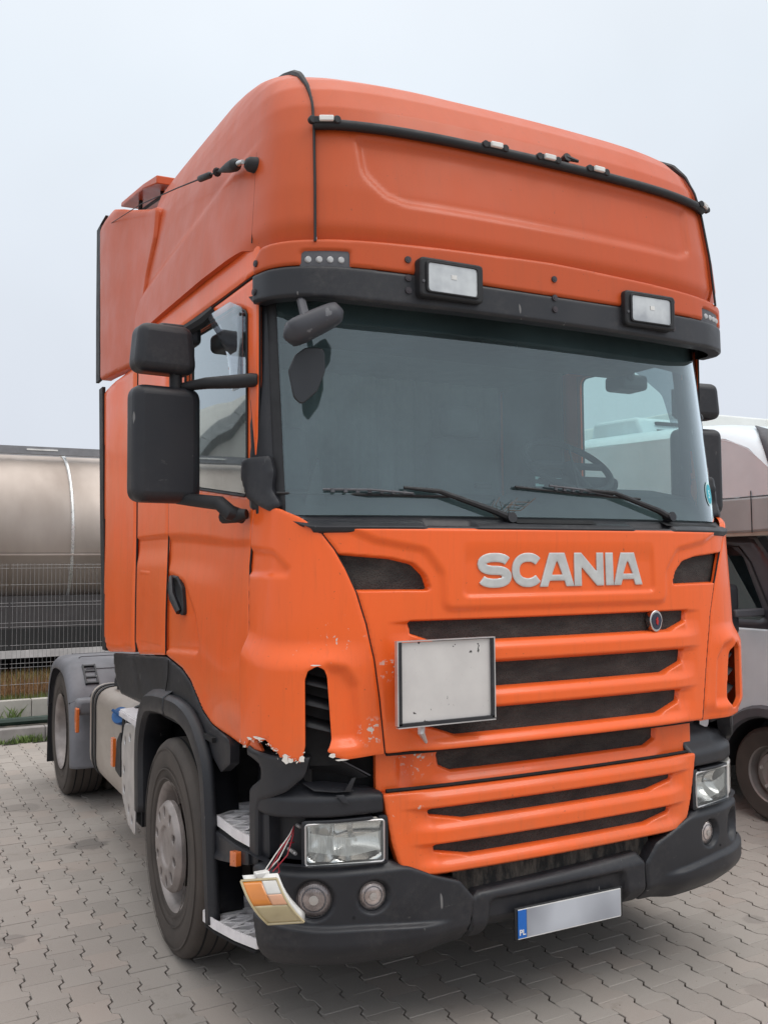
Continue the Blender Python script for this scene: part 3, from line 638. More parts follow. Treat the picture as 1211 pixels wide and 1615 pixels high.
for sg in (-1,1):
    cx=sg*.515; cz=2.957; y0=float(s_visor(.5,2.96)[1])
    h=mods(MB().prism(rpoly([(cx-.145,cz-.078),(cx+.145,cz-.078),(cx+.145,cz+.078),(cx-.145,cz+.078)],.02,3),'y',y0-.034,y0+.03).build('spotlight',M['rubber'],TR),bev=.008)
    h.modifiers.clear() if False else None
    fr=MB(); o=rpoly([(cx-.122,cz-.062),(cx+.122,cz-.062),(cx+.122,cz+.062),(cx-.122,cz+.062)],.016,3); i=rpoly([(cx-.112,cz-.056),(cx+.112,cz-.056),(cx+.112,cz+.056),(cx-.112,cz+.056)],.014,3)
    n=len(o); yy=y0-.042; fr.add([(p[0],yy,p[1]) for p in o]+[(p[0],yy,p[1]) for p in i]+[(p[0],yy+.02,p[1]) for p in o]+[(p[0],yy+.02,p[1]) for p in i],[(k,(k+1)%n,(k+1)%n+n,k+n) for k in range(n)]+[(k,k+2*n,(k+1)%n+2*n,(k+1)%n) for k in range(n)]+[(k+n,(k+1)%n+n,(k+1)%n+3*n,k+3*n) for k in range(n)])
    mods(fr.build('spotlight_frame',M['rubber'],h),bev=.002)
    # reflector bowl
    V=[];F=[];nx,nz=16,10
    for a in range(nx+1):
        for b_ in range(nz+1):
            u=a/nx*2-1;v=b_/nz*2-1; V.append((cx+u*.108,y0-.066-.000+.0+ -.0 + .0*(u)+0.0 + (-.0)+ (0.0) + (.0)+( .0) , cz+v*.050))
            V[-1]=(cx+u*.113,y0-.037,cz+v*.057)
    for a in range(nx):
        for b_ in range(nz): k=a*(nz+1)+b_; F.append((k,k+1,k+nz+2,k+nz+1))
    g=G('spotlight_lens_glass'); n1=g.rng(g.noise(9,3,.5,loc=(sg,0,0)),.35,.65); g.col(g.mix(n1,(.62,.63,.62),(.38,.39,.40)))
    w=g.n.new('ShaderNodeTexWave'); w.inputs['Scale'].default_value=55; g.l.new(g.tc.outputs['Object'],w.inputs['Vector'])
    g.set(rough=.18,metal=.35,coat=.9,coatr=.03); g.bump(w.outputs[0],.001,.25)
    ln=mk('spotlight_lens',V,F,g.m,h)
    MB().box((cx+.005,y0-.0385,cz+.01),(.024,.001,.018)).build('lens_label',M['white'],h)
    MB().lathe([(0,.0001),(0,.006),(.01,.006)],(cx-.133,y0-.038,cz-.02),'y',10).build('spotlight_screw',M['plastic_grey'],h)
# ---- roof ------------------------------------------------------------
def t_of(z): return float(np.interp(z,RZ,np.arange(len(RZ))))
def roofF(s,t,P):
    z=np.interp(t,np.arange(len(RZ)),RZ); o=np.zeros(len(P))
    PN=rpoly([(-.93,3.53),(-.90,3.36),(-.80,3.27),(-.70,3.245),(.80,3.245),(.90,3.28),(.93,3.53)],[.0,.1,.08,.08,.05,.04,0])
    d,_=sdf(PN,np.stack([s,z],1)); o-=.015*sstep(0,.030,d)*sstep(3.56,3.50,z)
    o+=.02*sstep(3.22,3.10,z)*0-.03*sstep(3.16,3.06,z)
    o+=.010*np.sin(s*9)*sstep(3.85,3.97,z)
    return o
SEAM=1.075
def seam_s(t): # seam drifts inwards over the roof
    z=np.interp(t,np.arange(len(RZ)),RZ); return SEAM+.02*np.clip((z-3.1)/.5,0,1)+.06*sstep(3.6,4.03,z)
tt=np.linspace(0.3,10.9,60)
pf=[(-seam_s(t)+.004,t) for t in tt]+[(seam_s(t)-.004,t) for t in tt[::-1]]
panel('roof_front',s_roof,pf[::-1],M['paint_old'],TR,res=(.015,.07),edge=.0,depth=.02,feats=roofF,er=1)
def roofS(s,t,P):
    z=np.interp(t,np.arange(len(RZ)),RZ); a=np.abs(s); o=np.zeros(len(P))
    # long swage from the antenna to the rear edge
    zc=3.56-.10*(a-1.4); o+=.014*sstep(zc+.015,zc-.03,z)*sstep(1.30,1.7,a)
    o-=.03*sstep(3.17,3.06,z)*sstep(1.6,1.3,a)
    return o
SR=3.30
for sg in (-1,1):
    q=[(seam_s(t)+.004,t) for t in tt]+[(2.2,10.9),(SR,10.9)]+[(SR+.0,3.0),(SR,t_of(3.14)),(2.0,t_of(3.135)),(1.5,t_of(3.12)),(1.38,t_of(3.09)),(1.2,t_of(3.06))]
    panel('roof_side',offs(s_roof,.012),[(sg*a,b) for a,b in q],M['paint_old'],TR,res=(.03,.09),edge=0,depth=.025,feats=roofS,er=1)
    pth=[Vector(offs(s_roof,.016)(sg*seam_s(t),t)) for t in np.linspace(.9,10.9,60)]
    MB().tube(pth,[.0055 if p.z<3.7 else .0055+.009*min(1,(p.z-3.7)/.15) for p in pth],6).build('roof_seal',M['rubber'],TR)
    # panel line in the roof side
    pl=[Vector(offs(s_roof,.0125)(sg*1.40,t)) for t in np.linspace(1.2,2.9,12)]
    MB().tube(pl,.0022,4).build('panel_line',M['black'],TR)
panel('roof_top',lambda a,b:np.stack([a,b,4.034-.006*(a*a)+0*b],-1),[(-1.0,.82),(1.0,.82),(1.0,2.25),(-1.0,2.25)],M['paint_old'],TR,res=(.1,.2),edge=0,depth=.02)
# marker bar with its five lamps
zb=3.548
barp=[Vector(offs(s_roof,.022)(s,t_of(zb))) for s in np.linspace(-1.09,1.09,41)]
bar=MB().tube(barp,.020,10).build('marker_bar',M['rubber'],TR)
for s in (-1.045,-.285,0,.285,1.07):
    p=Vector(offs(s_roof,.040)(s,t_of(zb))); ang=math.degrees(math.atan2(*(Vector(offs(s_roof,0)(s+.02,t_of(zb)))-Vector(offs(s_roof,0)(s-.02,t_of(zb)))).yx))
    r=rot('Z',ang); bs=MB().box(p+Vector((0,.004,.006)),(.105,.020,.026),r); 
    bs.lathe([(0,.0001),(0,.016),(.018,.016)],p+r@Vector((-.048,-.008,.006)),'y',10).lathe([(0,.0001),(0,.016),(.018,.016)],p+r@Vector((.048,-.008,.006)),'y',10)
    lb=mods(bs.build('marker_lamp',M['rubber'],TR),bev=.003)
    mods(MB().box(p+Vector((0,-.010,.008)),(.056,.016,.022),r).build('marker_lens',M['white'],lb),bev=.004)
p=Vector(offs(s_roof,.02)(.13,t_of(3.60)))
MB().tube([p+Vector((0,.03,-.01)),p+Vector((0,-.01,.0))],.02,8).tube([p+Vector((0,0,.0)),p+Vector((.05,-.02,-.015))],[.013,.006],6).build('bar_bracket',M['rubber'],TR)
# ---- cab side: rail above door, door, sleeper side, deflector ---------
rail=[(1.455,3.008),(3.31,3.022),(3.31,3.15),(2.0,3.15),(1.5,3.14),(1.40,3.12),(1.36,3.06),(1.38,3.0)]
door=rpoly([(1.442,2.10),(1.462,1.99),(1.470,1.84),(1.436,1.60),(1.434,1.33),(1.432,1.19),(1.355,1.128),(1.40,1.112),(1.62,1.125),(1.90,1.163),(2.02,1.20),(2.22,1.312),(2.36,1.355),(2.655,1.392),(2.655,2.998),(1.47,2.993),(1.405,2.985),(1.402,2.56),(1.412,2.33)],[.02,.05,.1,.1,.02,.01,.01,.03,.05,.1,.05,.08,.05,.03,.02,.01,.02,.1,.05],4)
winh=rpoly([(1.515,2.118),(2.30,2.212),(2.36,2.26),(2.36,2.945),(1.66,2.925),(1.515,2.87)],[.03,.03,.02,.05,.1,.04],4)
def door_f(s,z,P):
    a=np.abs(s); o=np.zeros(len(P)); Q=np.stack([a,z],1)
    # belt swages
    zb=1.945+.045*sstep(1.5,2.7,a)
    o-=.010*sstep(zb+.012,zb-.018,z)*sstep(zb-.22,zb-.10,z)*sstep(1.6,2.2,a)
    o-=.006*sstep(zb,zb-.03,z)
    # handle scoop
    SCP=rpoly([(2.70,1.82),(2.36,1.772),(2.15,1.62),(2.055,1.47),(2.12,1.435),(2.70,1.405)],[.0,.04,.1,.04,.03,0],4)
    d,_=sdf(SCP,Q); o-=.013*sstep(0,.02,d)
    # lower front corner bowed
    o+=.012*np.exp(-((a-1.7)/.25)**2-((z-1.35)/.15)**2)
    o-=.02*sstep(1.26,1.12,z)*sstep(1.9,1.6,a)
    return o
def side_f(s,z,P):
    a=np.abs(s); o=np.zeros(len(P)); 
    zb=1.995; o-=.012*sstep(zb+.004,zb-.006,z)*sstep(zb-.17,zb-.05,z)
    return o
for sg in (-1,1):
    f=lambda L_:[(sg*a,b) for a,b in L_]
    panel('side_rail',offs(s_body,.004),f(rail),M['paint'],TR,res=(.05,.012),edge=.006,depth=.02,er=1)
    hoi=rpoly([(2.335,1.622),(2.47,1.640),(2.565,1.685),(2.60,1.74),(2.56,1.775),(2.47,1.770),(2.39,1.72)],.025,4)
    dr=panel('door',s_body,f(door),M['paint'],TR,res=(.012,.012),edge=.006,depth=.010,feats=door_f,holes=(f(winh),f(hoi)))
    panel('window_glass',offs(s_body,-.018),f([(1.49,2.10),(2.39,2.18),(2.39,2.96),(1.66,2.945),(1.49,2.89)]),M['sideglass'],dr,res=(.1,.1),edge=0,depth=0)
    V=[offs(s_body,.002)(sg*a,b) for a,b in winh]; MB().tube(V,.006,5,closed=True).build('window_seal',M['rubber'],dr)
    # door handle: dark cup with grip
    hc=(2.415,1.690); ho=rpoly([(2.315,1.600),(2.47,1.618),(2.58,1.67),(2.625,1.74),(2.575,1.795),(2.46,1.790),(2.37,1.735)],.03,4)
    hd=panel('door_handle',offs(s_body,.004),f(ho),M['rubber'],dr,res=(.008,.008),edge=.008,depth=.03,feats=lambda s,z,P:-.035*sstep(.012,.03,sdf(np.array(f(ho)),P)[0]))
    MB().tube([Vector(offs(s_body,.006)(sg*2.54,1.785)),Vector(offs(s_body,.024)(sg*2.44,1.70)),Vector(offs(s_body,.006)(sg*2.37,1.62))],[.012,.018,.018],8).build('handle_grip',M['plastic'],hd)
    sl=rpoly([(2.665,1.392),(3.22,1.352),(3.30,1.40),(3.315,3.012),(2.665,3.0)],[.01,.08,.1,.01,.01],4)
    sd=panel('sleeper_side',s_body,f(sl),M['paint'],TR,res=(.03,.012),edge=.006,depth=.03,feats=side_f,er=1)
    lk=rpoly([(2.70,1.43),(3.235,1.415),(3.235,1.832),(2.70,1.80)],.015)
    panel('locker_hatch',offs(s_body,.002),f(lk),M['paint'],sd,res=(.03,.02),edge=.006,depth=.012,feats=lambda s,z,P:-.010*sstep(1.80,1.772,z)*sstep(1.44,1.47,z),er=1)
    # side deflector behind the cab, lower part
    ex=rpoly([(3.335,1.352),(3.95,1.310),(4.03,1.38),(4.13,2.975),(3.36,3.012)],[.03,.08,.1,.03,.01],4)
    panel('side_deflector',offs(s_body,.004),f(ex),M['paint'],TR,res=(.03,.03),edge=.015,depth=.04,feats=lambda s,z,P:.03*sstep(3.4,4.0,np.abs(s)),er=1)
    st_=[(sg*x,y,z) for x,y,z in [(1.262,2.92,1.31),(1.264,2.93,1.45),(1.272,2.98,2.2),(1.276,3.02,3.0)]]
    m=MB(); 
    for i in range(3):
        a,b=Vector(st_[i]),Vector(st_[i+1]); d=Vector((0,.11,0)); e=Vector((-.02*sg,0,0))
        m.add([a,a+d,b+d,b,a+e,a+d+e,b+d+e,b+e],[(0,1,2,3),(7,6,5,4),(0,4,5,1),(1,5,6,2),(2,6,7,3),(3,7,4,0)])
    m.build('deflector_rubber_edge',M['rubber'],TR)
    # upper deflector, flared, reaching the roof
    def s_up(y,z):
        y=np.asarray(y,float); z=np.asarray(z,float)
        u=sstep(1.9,3.0,y); w=1.235+.055*u-.05*sstep(3.2,4.1,z)*(1-u)-.11*np.clip((z-4.02)/.15,0,1)**2
        return np.stack([sg*w+0*z,y,z+0*y],-1) 
    q=rpoly([(2.12,2.99),(3.03,3.04),(3.09,4.13),(2.98,4.165),(2.78,4.10),(2.45,3.98),(2.10,3.87),(1.93,3.83),(1.93,3.66),(2.03,3.48),(2.10,3.22)],[.0,.03,.05,.08,.2,.2,.2,.06,.06,.1,.1],5)
    if sg>0: q=q
    o=panel('upper_deflector',(lambda y,z:s_up(y,z)) if sg>0 else (lambda y,z:s_up(-y,z)),q if sg>0 else [(-a,b) for a,b in q],M['paint_old'],TR,res=(.014,.014),edge=.018,depth=.05)
    m=MB(); st_=[(sg*1.292,3.035,3.045),(sg*1.292,3.05,3.5),(sg*1.288,3.07,4.08),(sg*1.26,3.04,4.14)]
    for i in range(3):
        a,b=Vector(st_[i]),Vector(st_[i+1]); d=Vector((0,.12,0)); e=Vector((-.02*sg,0,0))
        m.add([a,a+d,b+d,b,a+e,a+d+e,b+d+e,b+e],[(0,1,2,3),(7,6,5,4),(0,4,5,1),(1,5,6,2),(2,6,7,3),(3,7,4,0)])
    m.build('deflector_rubber_edge',M['rubber'],TR)
sp_=MB(); sec=[(0,0),(.35,.075),(.98,.18),(1.0,.155),(.35,.045),(0,-.05)]
sp_.add([(x,2.25+a,4.16+b-.02*abs(x)) for x in (-1.12,-.5,.5,1.12) for a,b in sec],[(i*6+k,i*6+(k+1)%6,(i+1)*6+(k+1)%6,(i+1)*6+k) for i in range(3) for k in range(6)]+[tuple(range(6)),tuple(range(23,17,-1))])
mods(sp_.build('roof_spoiler_lip',M['paint_old'],TR),bev=.006)
MB().tube([(-1.0,2.55,4.05),(-1.0,2.6,4.20)],.014,6).tube([(-1.05,3.0,4.10),(-1.05,2.95,4.27)],.014,6).tube([(-1.0,2.4,4.12),(-1.05,3.1,4.20)],.010,6).build('spoiler_stays',M['rubber'],TR)
# cab back wall, floor, inner roof
MB().box((0,2.22,2.55),(2.36,.04,2.4)).build('cab_back_wall',M['paint'],TR)
MB().box((0,1.2,3.02),(2.34,1.9,.05)).build('cab_ceiling',M['int_grey'],TR)
MB().box((0,1.3,1.35),(2.2,1.9,.03)).build('cab_floor',M['int_dark'],TR)
# ---- bumper ------------------------------------------------------------
def fogfeat(s,z,P):
    a=np.abs(s); o=np.zeros(len(P))
    for c0,r in ((.855,.056),(1.080,.070)):
        d=np.hypot(a-c0,z-.612); o-=.030*sstep(r+.008,r-.004,d); 
    return o
def bump_f(s,z,P):
    a=np.abs(s); o=fogfeat(s,z,P)
    zc=.515-.03*sstep(1.0,.5,a)+.03*sstep(1.0,1.4,a); o+=.022*sstep(zc+.006,zc-.010,z)*sstep(.52,.68,a)
    o-=.022*sstep(.695,.728,z)
    o-=.02*sstep(.375,.34,z)
    return o
BL=rpoly([(-.612,.662),(-.50,.625),(-.432,.548),(-.460,.44),(-.47,.372),(-.60,.345),(-1.2,.345),(-1.30,.40),(-1.335,.52),(-1.38,.70),(-1.32,.735),(-.80,.735),(-.70,.700)],[.03,.03,.02,.02,.02,.05,.05,.08,.1,.02,.02,.05,.05])
BR=rpoly([(-a,b) for a,b in [(-.60,.662),(-.50,.625),(-.432,.548),(-.440,.44),(-.44,.372),(-.60,.355),(-1.2,.345),(-1.44,.40),(-1.475,.52),(-1.50,.70),(-1.36,.735),(-.80,.735),(-.70,.700)]],[.03,.03,.02,.02,.02,.05,.05,.08,.1,.02,.02,.05,.05])
b1=panel('bumper_corner',s_bump,BL,M['plastic'],TR,res=(.008,.005),edge=.010,depth=.05,feats=bump_f)
b2=panel('bumper_corner',s_bump,BR,M['plastic'],TR,res=(.010,.007),edge=.010,depth=.05,feats=bump_f)
BC=rpoly([(-.455,.375),(.435,.375),(.430,.56),(.40,.60),(-.42,.572),(-.452,.545)],[.02,.02,.02,.02,.02,.02])
def bc_f(s,z,P):
    d,_=sdf(rpoly([(-.40,.30),(.36,.30),(.31,.545),(-.37,.54)],.03),P); return -.03*sstep(0,.018,d)-.02*sstep(.55,.60,z)
panel('bumper_centre',s_bump,BC,M['plastic'],TR,res=(.010,.008),edge=.014,depth=.05,feats=bc_f)
mods(MB().box((-.452,-.028,.455),(.012,.01,.05),rot('Y',20)).build('bumper_gash',M['black'],b1))
def shelf(name,sg,a0,a1,mat=None):
    sf=lambda s,t:(s_bump(s,.735+0*t)*(1-np.asarray(t)[...,None])+offs(s_bump,-.16)(s,.735+0*t)*np.asarray(t)[...,None])+np.array([0,0,.0])
    q=[(sg*a0,0),(sg*a1,0),(sg*a1,1),(sg*a0,1)]
    panel(name,sf,q,M['plastic'],TR,res=(.03,.5),edge=0,depth=0)
for sg in (-1,1): shelf('bumper_shelf',sg,.80,1.48)
# licence plate
npz=.420; yy=-.046
pl=mods(MB().box((.014,yy+.006,npz),(.545,.012,.125)).build('licence_plate',M['rubber'],TR,label='licence plate with blue PL band and blurred number'),bev=.003)
MB().box((.034,yy-.002,npz),(.478,.003,.108)).build('number_field',M['blur'],pl)
MB().box((-.227,yy-.0025,npz),(.040,.003,.108)).build('country_band',M['eu_blue'],pl)
MB().box((.014,yy-.0015,npz-.0555),(.520,.003,.004)).box((.014,yy-.0015,npz+.0555),(.520,.003,.003)).box((.2735,yy-.0015,npz),(.003,.003,.112)).build('plate_rim',M['white'],pl)
def text(s,size,loc,mat,parent,name,rotm=None):
    c=bpy.data.curves.new(name,'FONT'); c.body=s; c.size=size; c.extrude=.0006; c.align_x='CENTER'; c.offset=size*.02
    c.materials.append(mat); t_=bpy.data.objects.new('tmp',c); COL.objects.link(t_); bpy.context.view_layer.update(); me=bpy.data.meshes.new_from_object(t_.evaluated_get(bpy.context.evaluated_depsgraph_get())); bpy.data.objects.remove(t_)
    me.transform((Matrix.Translation(loc)@(rotm or Matrix.Rotation(R(90),4,'X')))); me.name=name; o=bpy.data.objects.new(name,me); link(o,parent); return o
text('PL',.030,(-.227,yy-.0045,npz-.042),M['white'],pl,'country_letters')
mods(MB().box((.014,-.005,npz),(.40,.06,.06)).build('plate_bracket',M['plastic'],pl))
# fog lamps
for sg in (-1,1):
    for c0,r,mt in ((.855,.053,0),(1.080,.067,1)):
        if sg>0 and mt: continue
        c=Vector(offs(s_bump,-.024)(sg*c0,.612)); nn=(Vector(offs(s_bump,1)(sg*c0,.612))-Vector(s_bump(sg*c0,.612))).normalized()
        ang=math.atan2(nn.x,-nn.y)
        fl=MB(); prof=[(.014,.0001),(.013,r*.3),(.009,r*.7),(.0,r),(-.006,r)]
        V=[];F=[];n=24
        for u,rr in prof:
            for k in range(n):
                a=2*math.pi*k/n; v=Vector((rr*math.cos(a),-u,rr*math.sin(a))); v=Matrix.Rotation(ang,3,'Z')@v; V.append(c+v)
        for i in range(4): F+=[(i*n+k,i*n+(k+1)%n,(i+1)*n+(k+1)%n,(i+1)*n+k) for k in range(n)]
        g=G('fog_lamp_glass'); nz_=g.rng(g.noise(22,3,.5,loc=(sg,mt,0)),.35,.65); 
        cA,cB=((.75,.66,.62),(.34,.28,.26)) if not mt else ((.36,.31,.30),(.20,.17,.165))
        g.col(g.mix(nz_,cA,cB)); g.set(rough=.1,metal=.5,coat=1); 
        w=g.n.new('ShaderNodeTexWave'); w.inputs['Scale'].default_value=60; g.l.new(g.tc.outputs['Object'],w.inputs['Vector']); g.bump(w.outputs[0],.002,.4)
        fo=mk('fog_lamp',V,F,g.m,TR)
        V=[];F=[]
        for u,rr in [(-.001,r*.97),(-.004,r*1.04),(.01,r*1.06),(.02,r*1.0)]:
            for k in range(n):
                a=2*math.pi*k/n; v=Matrix.Rotation(ang,3,'Z')@Vector((rr*math.cos(a),u,rr*math.sin(a))); V.append(c+v)
        for i in range(3): F+=[(i*n+k,i*n+(k+1)%n,(i+1)*n+(k+1)%n,(i+1)*n+k) for k in range(n)]
        mk('lamp_ring',V,F,M['rubber'],fo)
        for (ra,rb,mt_) in ((.0,.26,M['chrome']),(.62,.68,M['plastic_grey'])):
            V=[];F=[]
            for rr in (r*ra+.0001,r*rb):
                for k in range(n):
                    a=2*math.pi*k/n; V.append(c+Matrix.Rotation(ang,3,'Z')@Vector((rr*math.cos(a),-(.0165-.012*(rr/r)**2),rr*math.sin(a))))
            for k in range(n): F.append((k,(k+1)%n,(k+1)%n+n,k+n))
            mk('lamp_detail',V,F,mt_,fo)
    for c0,z in ((.93,.545),(1.15,.55)):
        c=Vector(offs(s_bump,.002)(sg*c0,z)); MB().lathe([(0,.0001),(0,.006),(.01,.006)],c,'y',8).build('bumper_hole',M['black'],TR)
# ---- headlights --------------------------------------------------------
def headlight(sg):
    a0,a1=(.800,1.128) if sg<0 else (.765,1.085)
    z0,z1=.722,.902
    f=lambda L_:[(sg*a,b) for a,b in L_]
    fo=rpoly(f([(a0,z0),(a1,z0-.006),(a1,z1-.008),(a0,z1)]),.014,4)
    ho=rpoly(f([(a0+.018,z0+.014),(a1-.016,z0+.010),(a1-.016,z1-.020),(a0+.018,z1-.014)]),.012,4)
    hl=panel('headlight',offs(s_light,.012),fo,M['plastic'],TR,res=(.012,.012),edge=.006,depth=.12,holes=(ho,))
    panel('headlight_glass',offs(s_light,.010),rpoly(f([(a0+.012,z0+.008),(a1-.010,z0+.004),(a1-.010,z1-.014),(a0+.012,z1-.008)]),.01),M['lens'],hl,res=(.02,.02),edge=.0,depth=0)
    rimp=[Vector(offs(s_light,.013)(p[0],p[1])) for p in ho]; MB().tube(rimp,.0035,5,closed=True).build('headlight_rim',M['alu'],hl)
    # reflector: two bowls side by side, flutes in front
    am=(a0+a1)/2
    def refl(s,z,P):
        a=np.abs(s); o=np.zeros(len(P))-.02
        for c,w in ((a0+.12,.15),(a1-.075,.085)):
            r2=((a-c)/w)**2+((z-(z0+z1)/2)/.085)**2; o=np.minimum(o,-.070*np.clip(1-r2,0,1)-.02)
        return o
    panel('headlight_reflector',s_light,f([(a0+.01,z0+.01),(a1-.01,z0+.005),(a1-.01,z1-.015),(a0+.01,z1-.01)]),M['reflector'],hl,res=(.006,.006),edge=0,depth=0,feats=refl)
    for c in (a0+.12,a1-.075):
        p=Vector(offs(s_light,-.075)(sg*c,(z0+z1)/2)); q=Vector(offs(s_light,-.02)(sg*c,(z0+z1)/2)); MB().tube([p,q],[.009,.006],10).build('bulb',M['chrome'],hl)
    V=[];F=[];na,nz=56,8
    for i in range(na+1):
        for j in range(nz+1):
            u=i/na;v=j/nz; a=a0+.028+u*(a1-a0-.052); zc=z0+.022+(z1-z0-.045)*(.12+.50*v+.30*abs(u-.45)); zc=min(zc,z1-.022)
            V.append(offs(s_light,.003)(sg*a,zc))
    for i in range(na):
        for j in range(nz):
            k=i*(nz+1)+j; q=(k,k+nz+1,k+nz+2,k+1); F.append(q if sg>0 else q[::-1])
    mk('fluted_glass_band',V,F,M['fluted'],hl)
    return hl
headlight(-1).__setitem__('label','rectangular headlight beside the missing indicator'); headlight(1)
# right side: clear indicator wrapping the corner
panel('corner_indicator',offs(s_light,.012),rpoly([(1.095,.735),(1.20,.75),(1.27,.80),(1.285,.90),(1.095,.892)],.012),M['cream_white'],TR,res=(.012,.012),edge=.006,depth=.06)
# housing brow above the headlights
def s_brow(s,z):
    x,y=plan(s); z=np.asarray(z,float); return np.stack([x*.99,y+.03+.0*z,z+0*x],-1)
def brow_f(s,z,P):
    a=np.abs(s); return -.050*sstep(.965,1.03,z)**1.0-.06*sstep(1.02,1.10,z)-.010*sstep(.905,.90,z)
q=rpoly([(-.812,.912),(-.812,.985),(-.86,.997),(-.95,1.005),(-1.02,.998),(-1.10,1.01),(-1.145,1.02),(-1.165,1.05),(-1.150,1.09),(-1.19,1.12),(-1.26,1.06),(-1.33,1.03),(-1.41,1.02),(-1.43,.96),(-1.42,.905),(-1.30,.895)],[.01,.02,.01,.005,.005,.005,.005,.005,.002,.01,.02,.05,.04,.03,.02,.05],3)
panel('headlight_brow',s_brow,q,M['plastic'],TR,res=(.010,.008),edge=.012,depth=.05,feats=brow_f,label='cracked dark brow above the left-hand headlight')
q=rpoly([(.775,.915),(.725,1.12),(.84,1.13),(.93,1.09),(1.05,1.045),(1.30,1.03),(1.42,.97),(1.40,.91),(1.2,.905)],[.01,.01,.04,.06,.06,.1,.05,.03,.05],5)
def browR_f(s,z,P): return -.045*sstep(.96,1.03,z)-.055*sstep(1.02,1.12,z)
panel('headlight_brow',s_brow,q,M['plastic'],TR,res=(.010,.008),edge=.012,depth=.05,feats=browR_f)
# torn plastic in the open corner
def shard(pts,name,th=.004,mat=None):
    V=[Vector(p) for p in pts]; m=MB().add(V,[tuple(range(len(V)))]); return mods(m.build(name,mat or M['plastic'],TR),solid=th,bev=.001)
P3=lambda s,z,k:tuple(offs(s_brow,k)(s,z))
shard([P3(-1.13,1.03,-.02),P3(-1.08,1.005,.0),P3(-1.0,1.0,.005),P3(-.93,1.0,.0),P3(-.95,1.02,-.04),P3(-1.05,1.03,-.05)],'torn_flap')
shard([P3(-.97,1.0,.004),P3(-.94,1.05,.01),P3(-.925,1.052,.01),P3(-.945,1.0,.006)],'torn_flap')
shard([P3(-.97,.99,.006),P3(-.95,.955,.008),P3(-.975,.962,.010),P3(-1.0,.99,.006)],'torn_flap')
shard([P3(-.86,1.035,-.06),P3(-1.0,1.12,-.05),P3(-1.12,1.12,-.10),P3(-1.12,1.06,-.12),P3(-1.0,1.055,-.09),P3(-.9,1.03,-.07)],'inner_liner',mat=M['rubber'])
MB().tube([P3(-.85,1.04,-.06),P3(-.95,1.095,-.055),P3(-1.0,1.12,-.05)],.003,5).build('liner_rib',M['plastic_grey'],TR)
# flakes of bare filler along the tear
m=MB(); rr=random.Random(3)
tr_=np.array(tear)
for k in range(70):
    i=rr.randrange(len(tr_)-1); u=rr.random(); s,z=tr_[i]*(1-u)+tr_[i+1]*u; s+=rr.uniform(-.004,.004); z+=rr.uniform(-.002,.012)
    c=[tuple(offs(offs(s_body,.0),.036*1+.0015)(s+rr.uniform(-.007,.007),z+rr.uniform(-.006,.006))) for _ in range(3)]
    m.add(c,[(0,1,2)])
m.build('paint_flakes',simple('pale_filler',(.72,.66,.58),.6),TR,smooth=False)['kind']='stuff'
m=MB()
for (s,z,w,h) in [(-1.175,1.135,.012,.02),(-1.16,1.13,.008,.012),(-1.335,1.19,.02,.006),(-1.28,1.2,.03,.005),(-1.07,1.474,.022,.003),(-1.015,1.148,.012,.008),(-.985,1.131,.022,.004),(-1.12,1.135,.012,.012)]:
    n=9; L_=[(s+w*math.cos(t)*rr.uniform(.6,1.2),z+h*math.sin(t)*rr.uniform(.6,1.2)) for t in np.linspace(0,6.28,n,endpoint=False)]
    m.add([tuple(offs(s_body,.038)(a,b)) for a,b in L_],[tuple(range(n))])
m.build('bare_patches',simple('pale_filler2',(.75,.70,.64),.6),TR,smooth=False)['kind']='stuff'
# the black cavity where the indicator was
c0=Vector(offs(s_light,-.05)(-1.22,.81))
panel('indicator_cavity',offs(s_light,-.06),[(-1.40,.72),(-1.10,.72),(-1.10,.92),(-1.40,.92)],M['rubber'],TR,res=(.03,.03),edge=0,depth=0)
panel('cavity_side',offs(s_light,-.01),rpoly([(-1.42,.735),(-1.285,.735),(-1.29,.90),(-1.42,.905)],.008),M['plastic'],TR,res=(.02,.02),edge=.006,depth=.06)
for s,z in ((-1.145,.865),(-1.165,.765),(-1.185,.775)):
    p=Vector(offs(s_light,-.03)(s,z)); MB().lathe([(-.008,.0001),(-.008,.006),(0,.008),(.02,.008)],p,'y',10).build('loose_screw',M['alu'],TR)
# hanging indicator (picture position kept by its world place in front of the corner)
ic=Vector((-1.270,-.035,.680)); rt=Matrix.Rotation(R(-27),3,'Z')@Matrix.Rotation(R(-3),3,'Y')
ind_w,ind_h=.124,.152
def ipt(u,v,k=0):
    # u across 0..1, v down 0..1; bowed sheet
    x=(u-.5)*ind_w; z=(.5-v)*ind_h; y=-.028*math.sin(math.pi*min(1,max(0,v)))-k; x+=.085*(v-.5)+.020*(v-.5)**2
    return ic+rt@Vector((x,y,z))
def ipanel(u0,u1,v0,v1,k,mat,name,parent,n=8,th=.004):
    V=[ipt(u0+(u1-u0)*i/n,v0+(v1-v0)*j/n,k) for i in range(n+1) for j in range(n+1)]
    F=[(i*(n+1)+j,i*(n+1)+j+1,(i+1)*(n+1)+j+1,(i+1)*(n+1)+j) for i in range(n) for j in range(n)]
    o=mk(name,V,F,mat,parent); mods(o,solid=th); return o
hi=ipanel(0,1,0,1,-.045,M['white'],'hanging_indicator',TR,th=.03); hi['label']='indicator lamp dangling by its wires from the broken corner'
ipanel(.02,.56,.03,.52,.002,M['amber'],'amber_lens',hi); ipanel(.56,.98,.03,.30,.002,M['cream_white'],'white_lens_patch',hi); ipanel(.56,.98,.30,.52,.003,M['amber_clear'],'pink_lens',hi)
ipanel(.02,.98,.52,.97,.002,M['cream'],'clear_lens',hi)
m=MB()
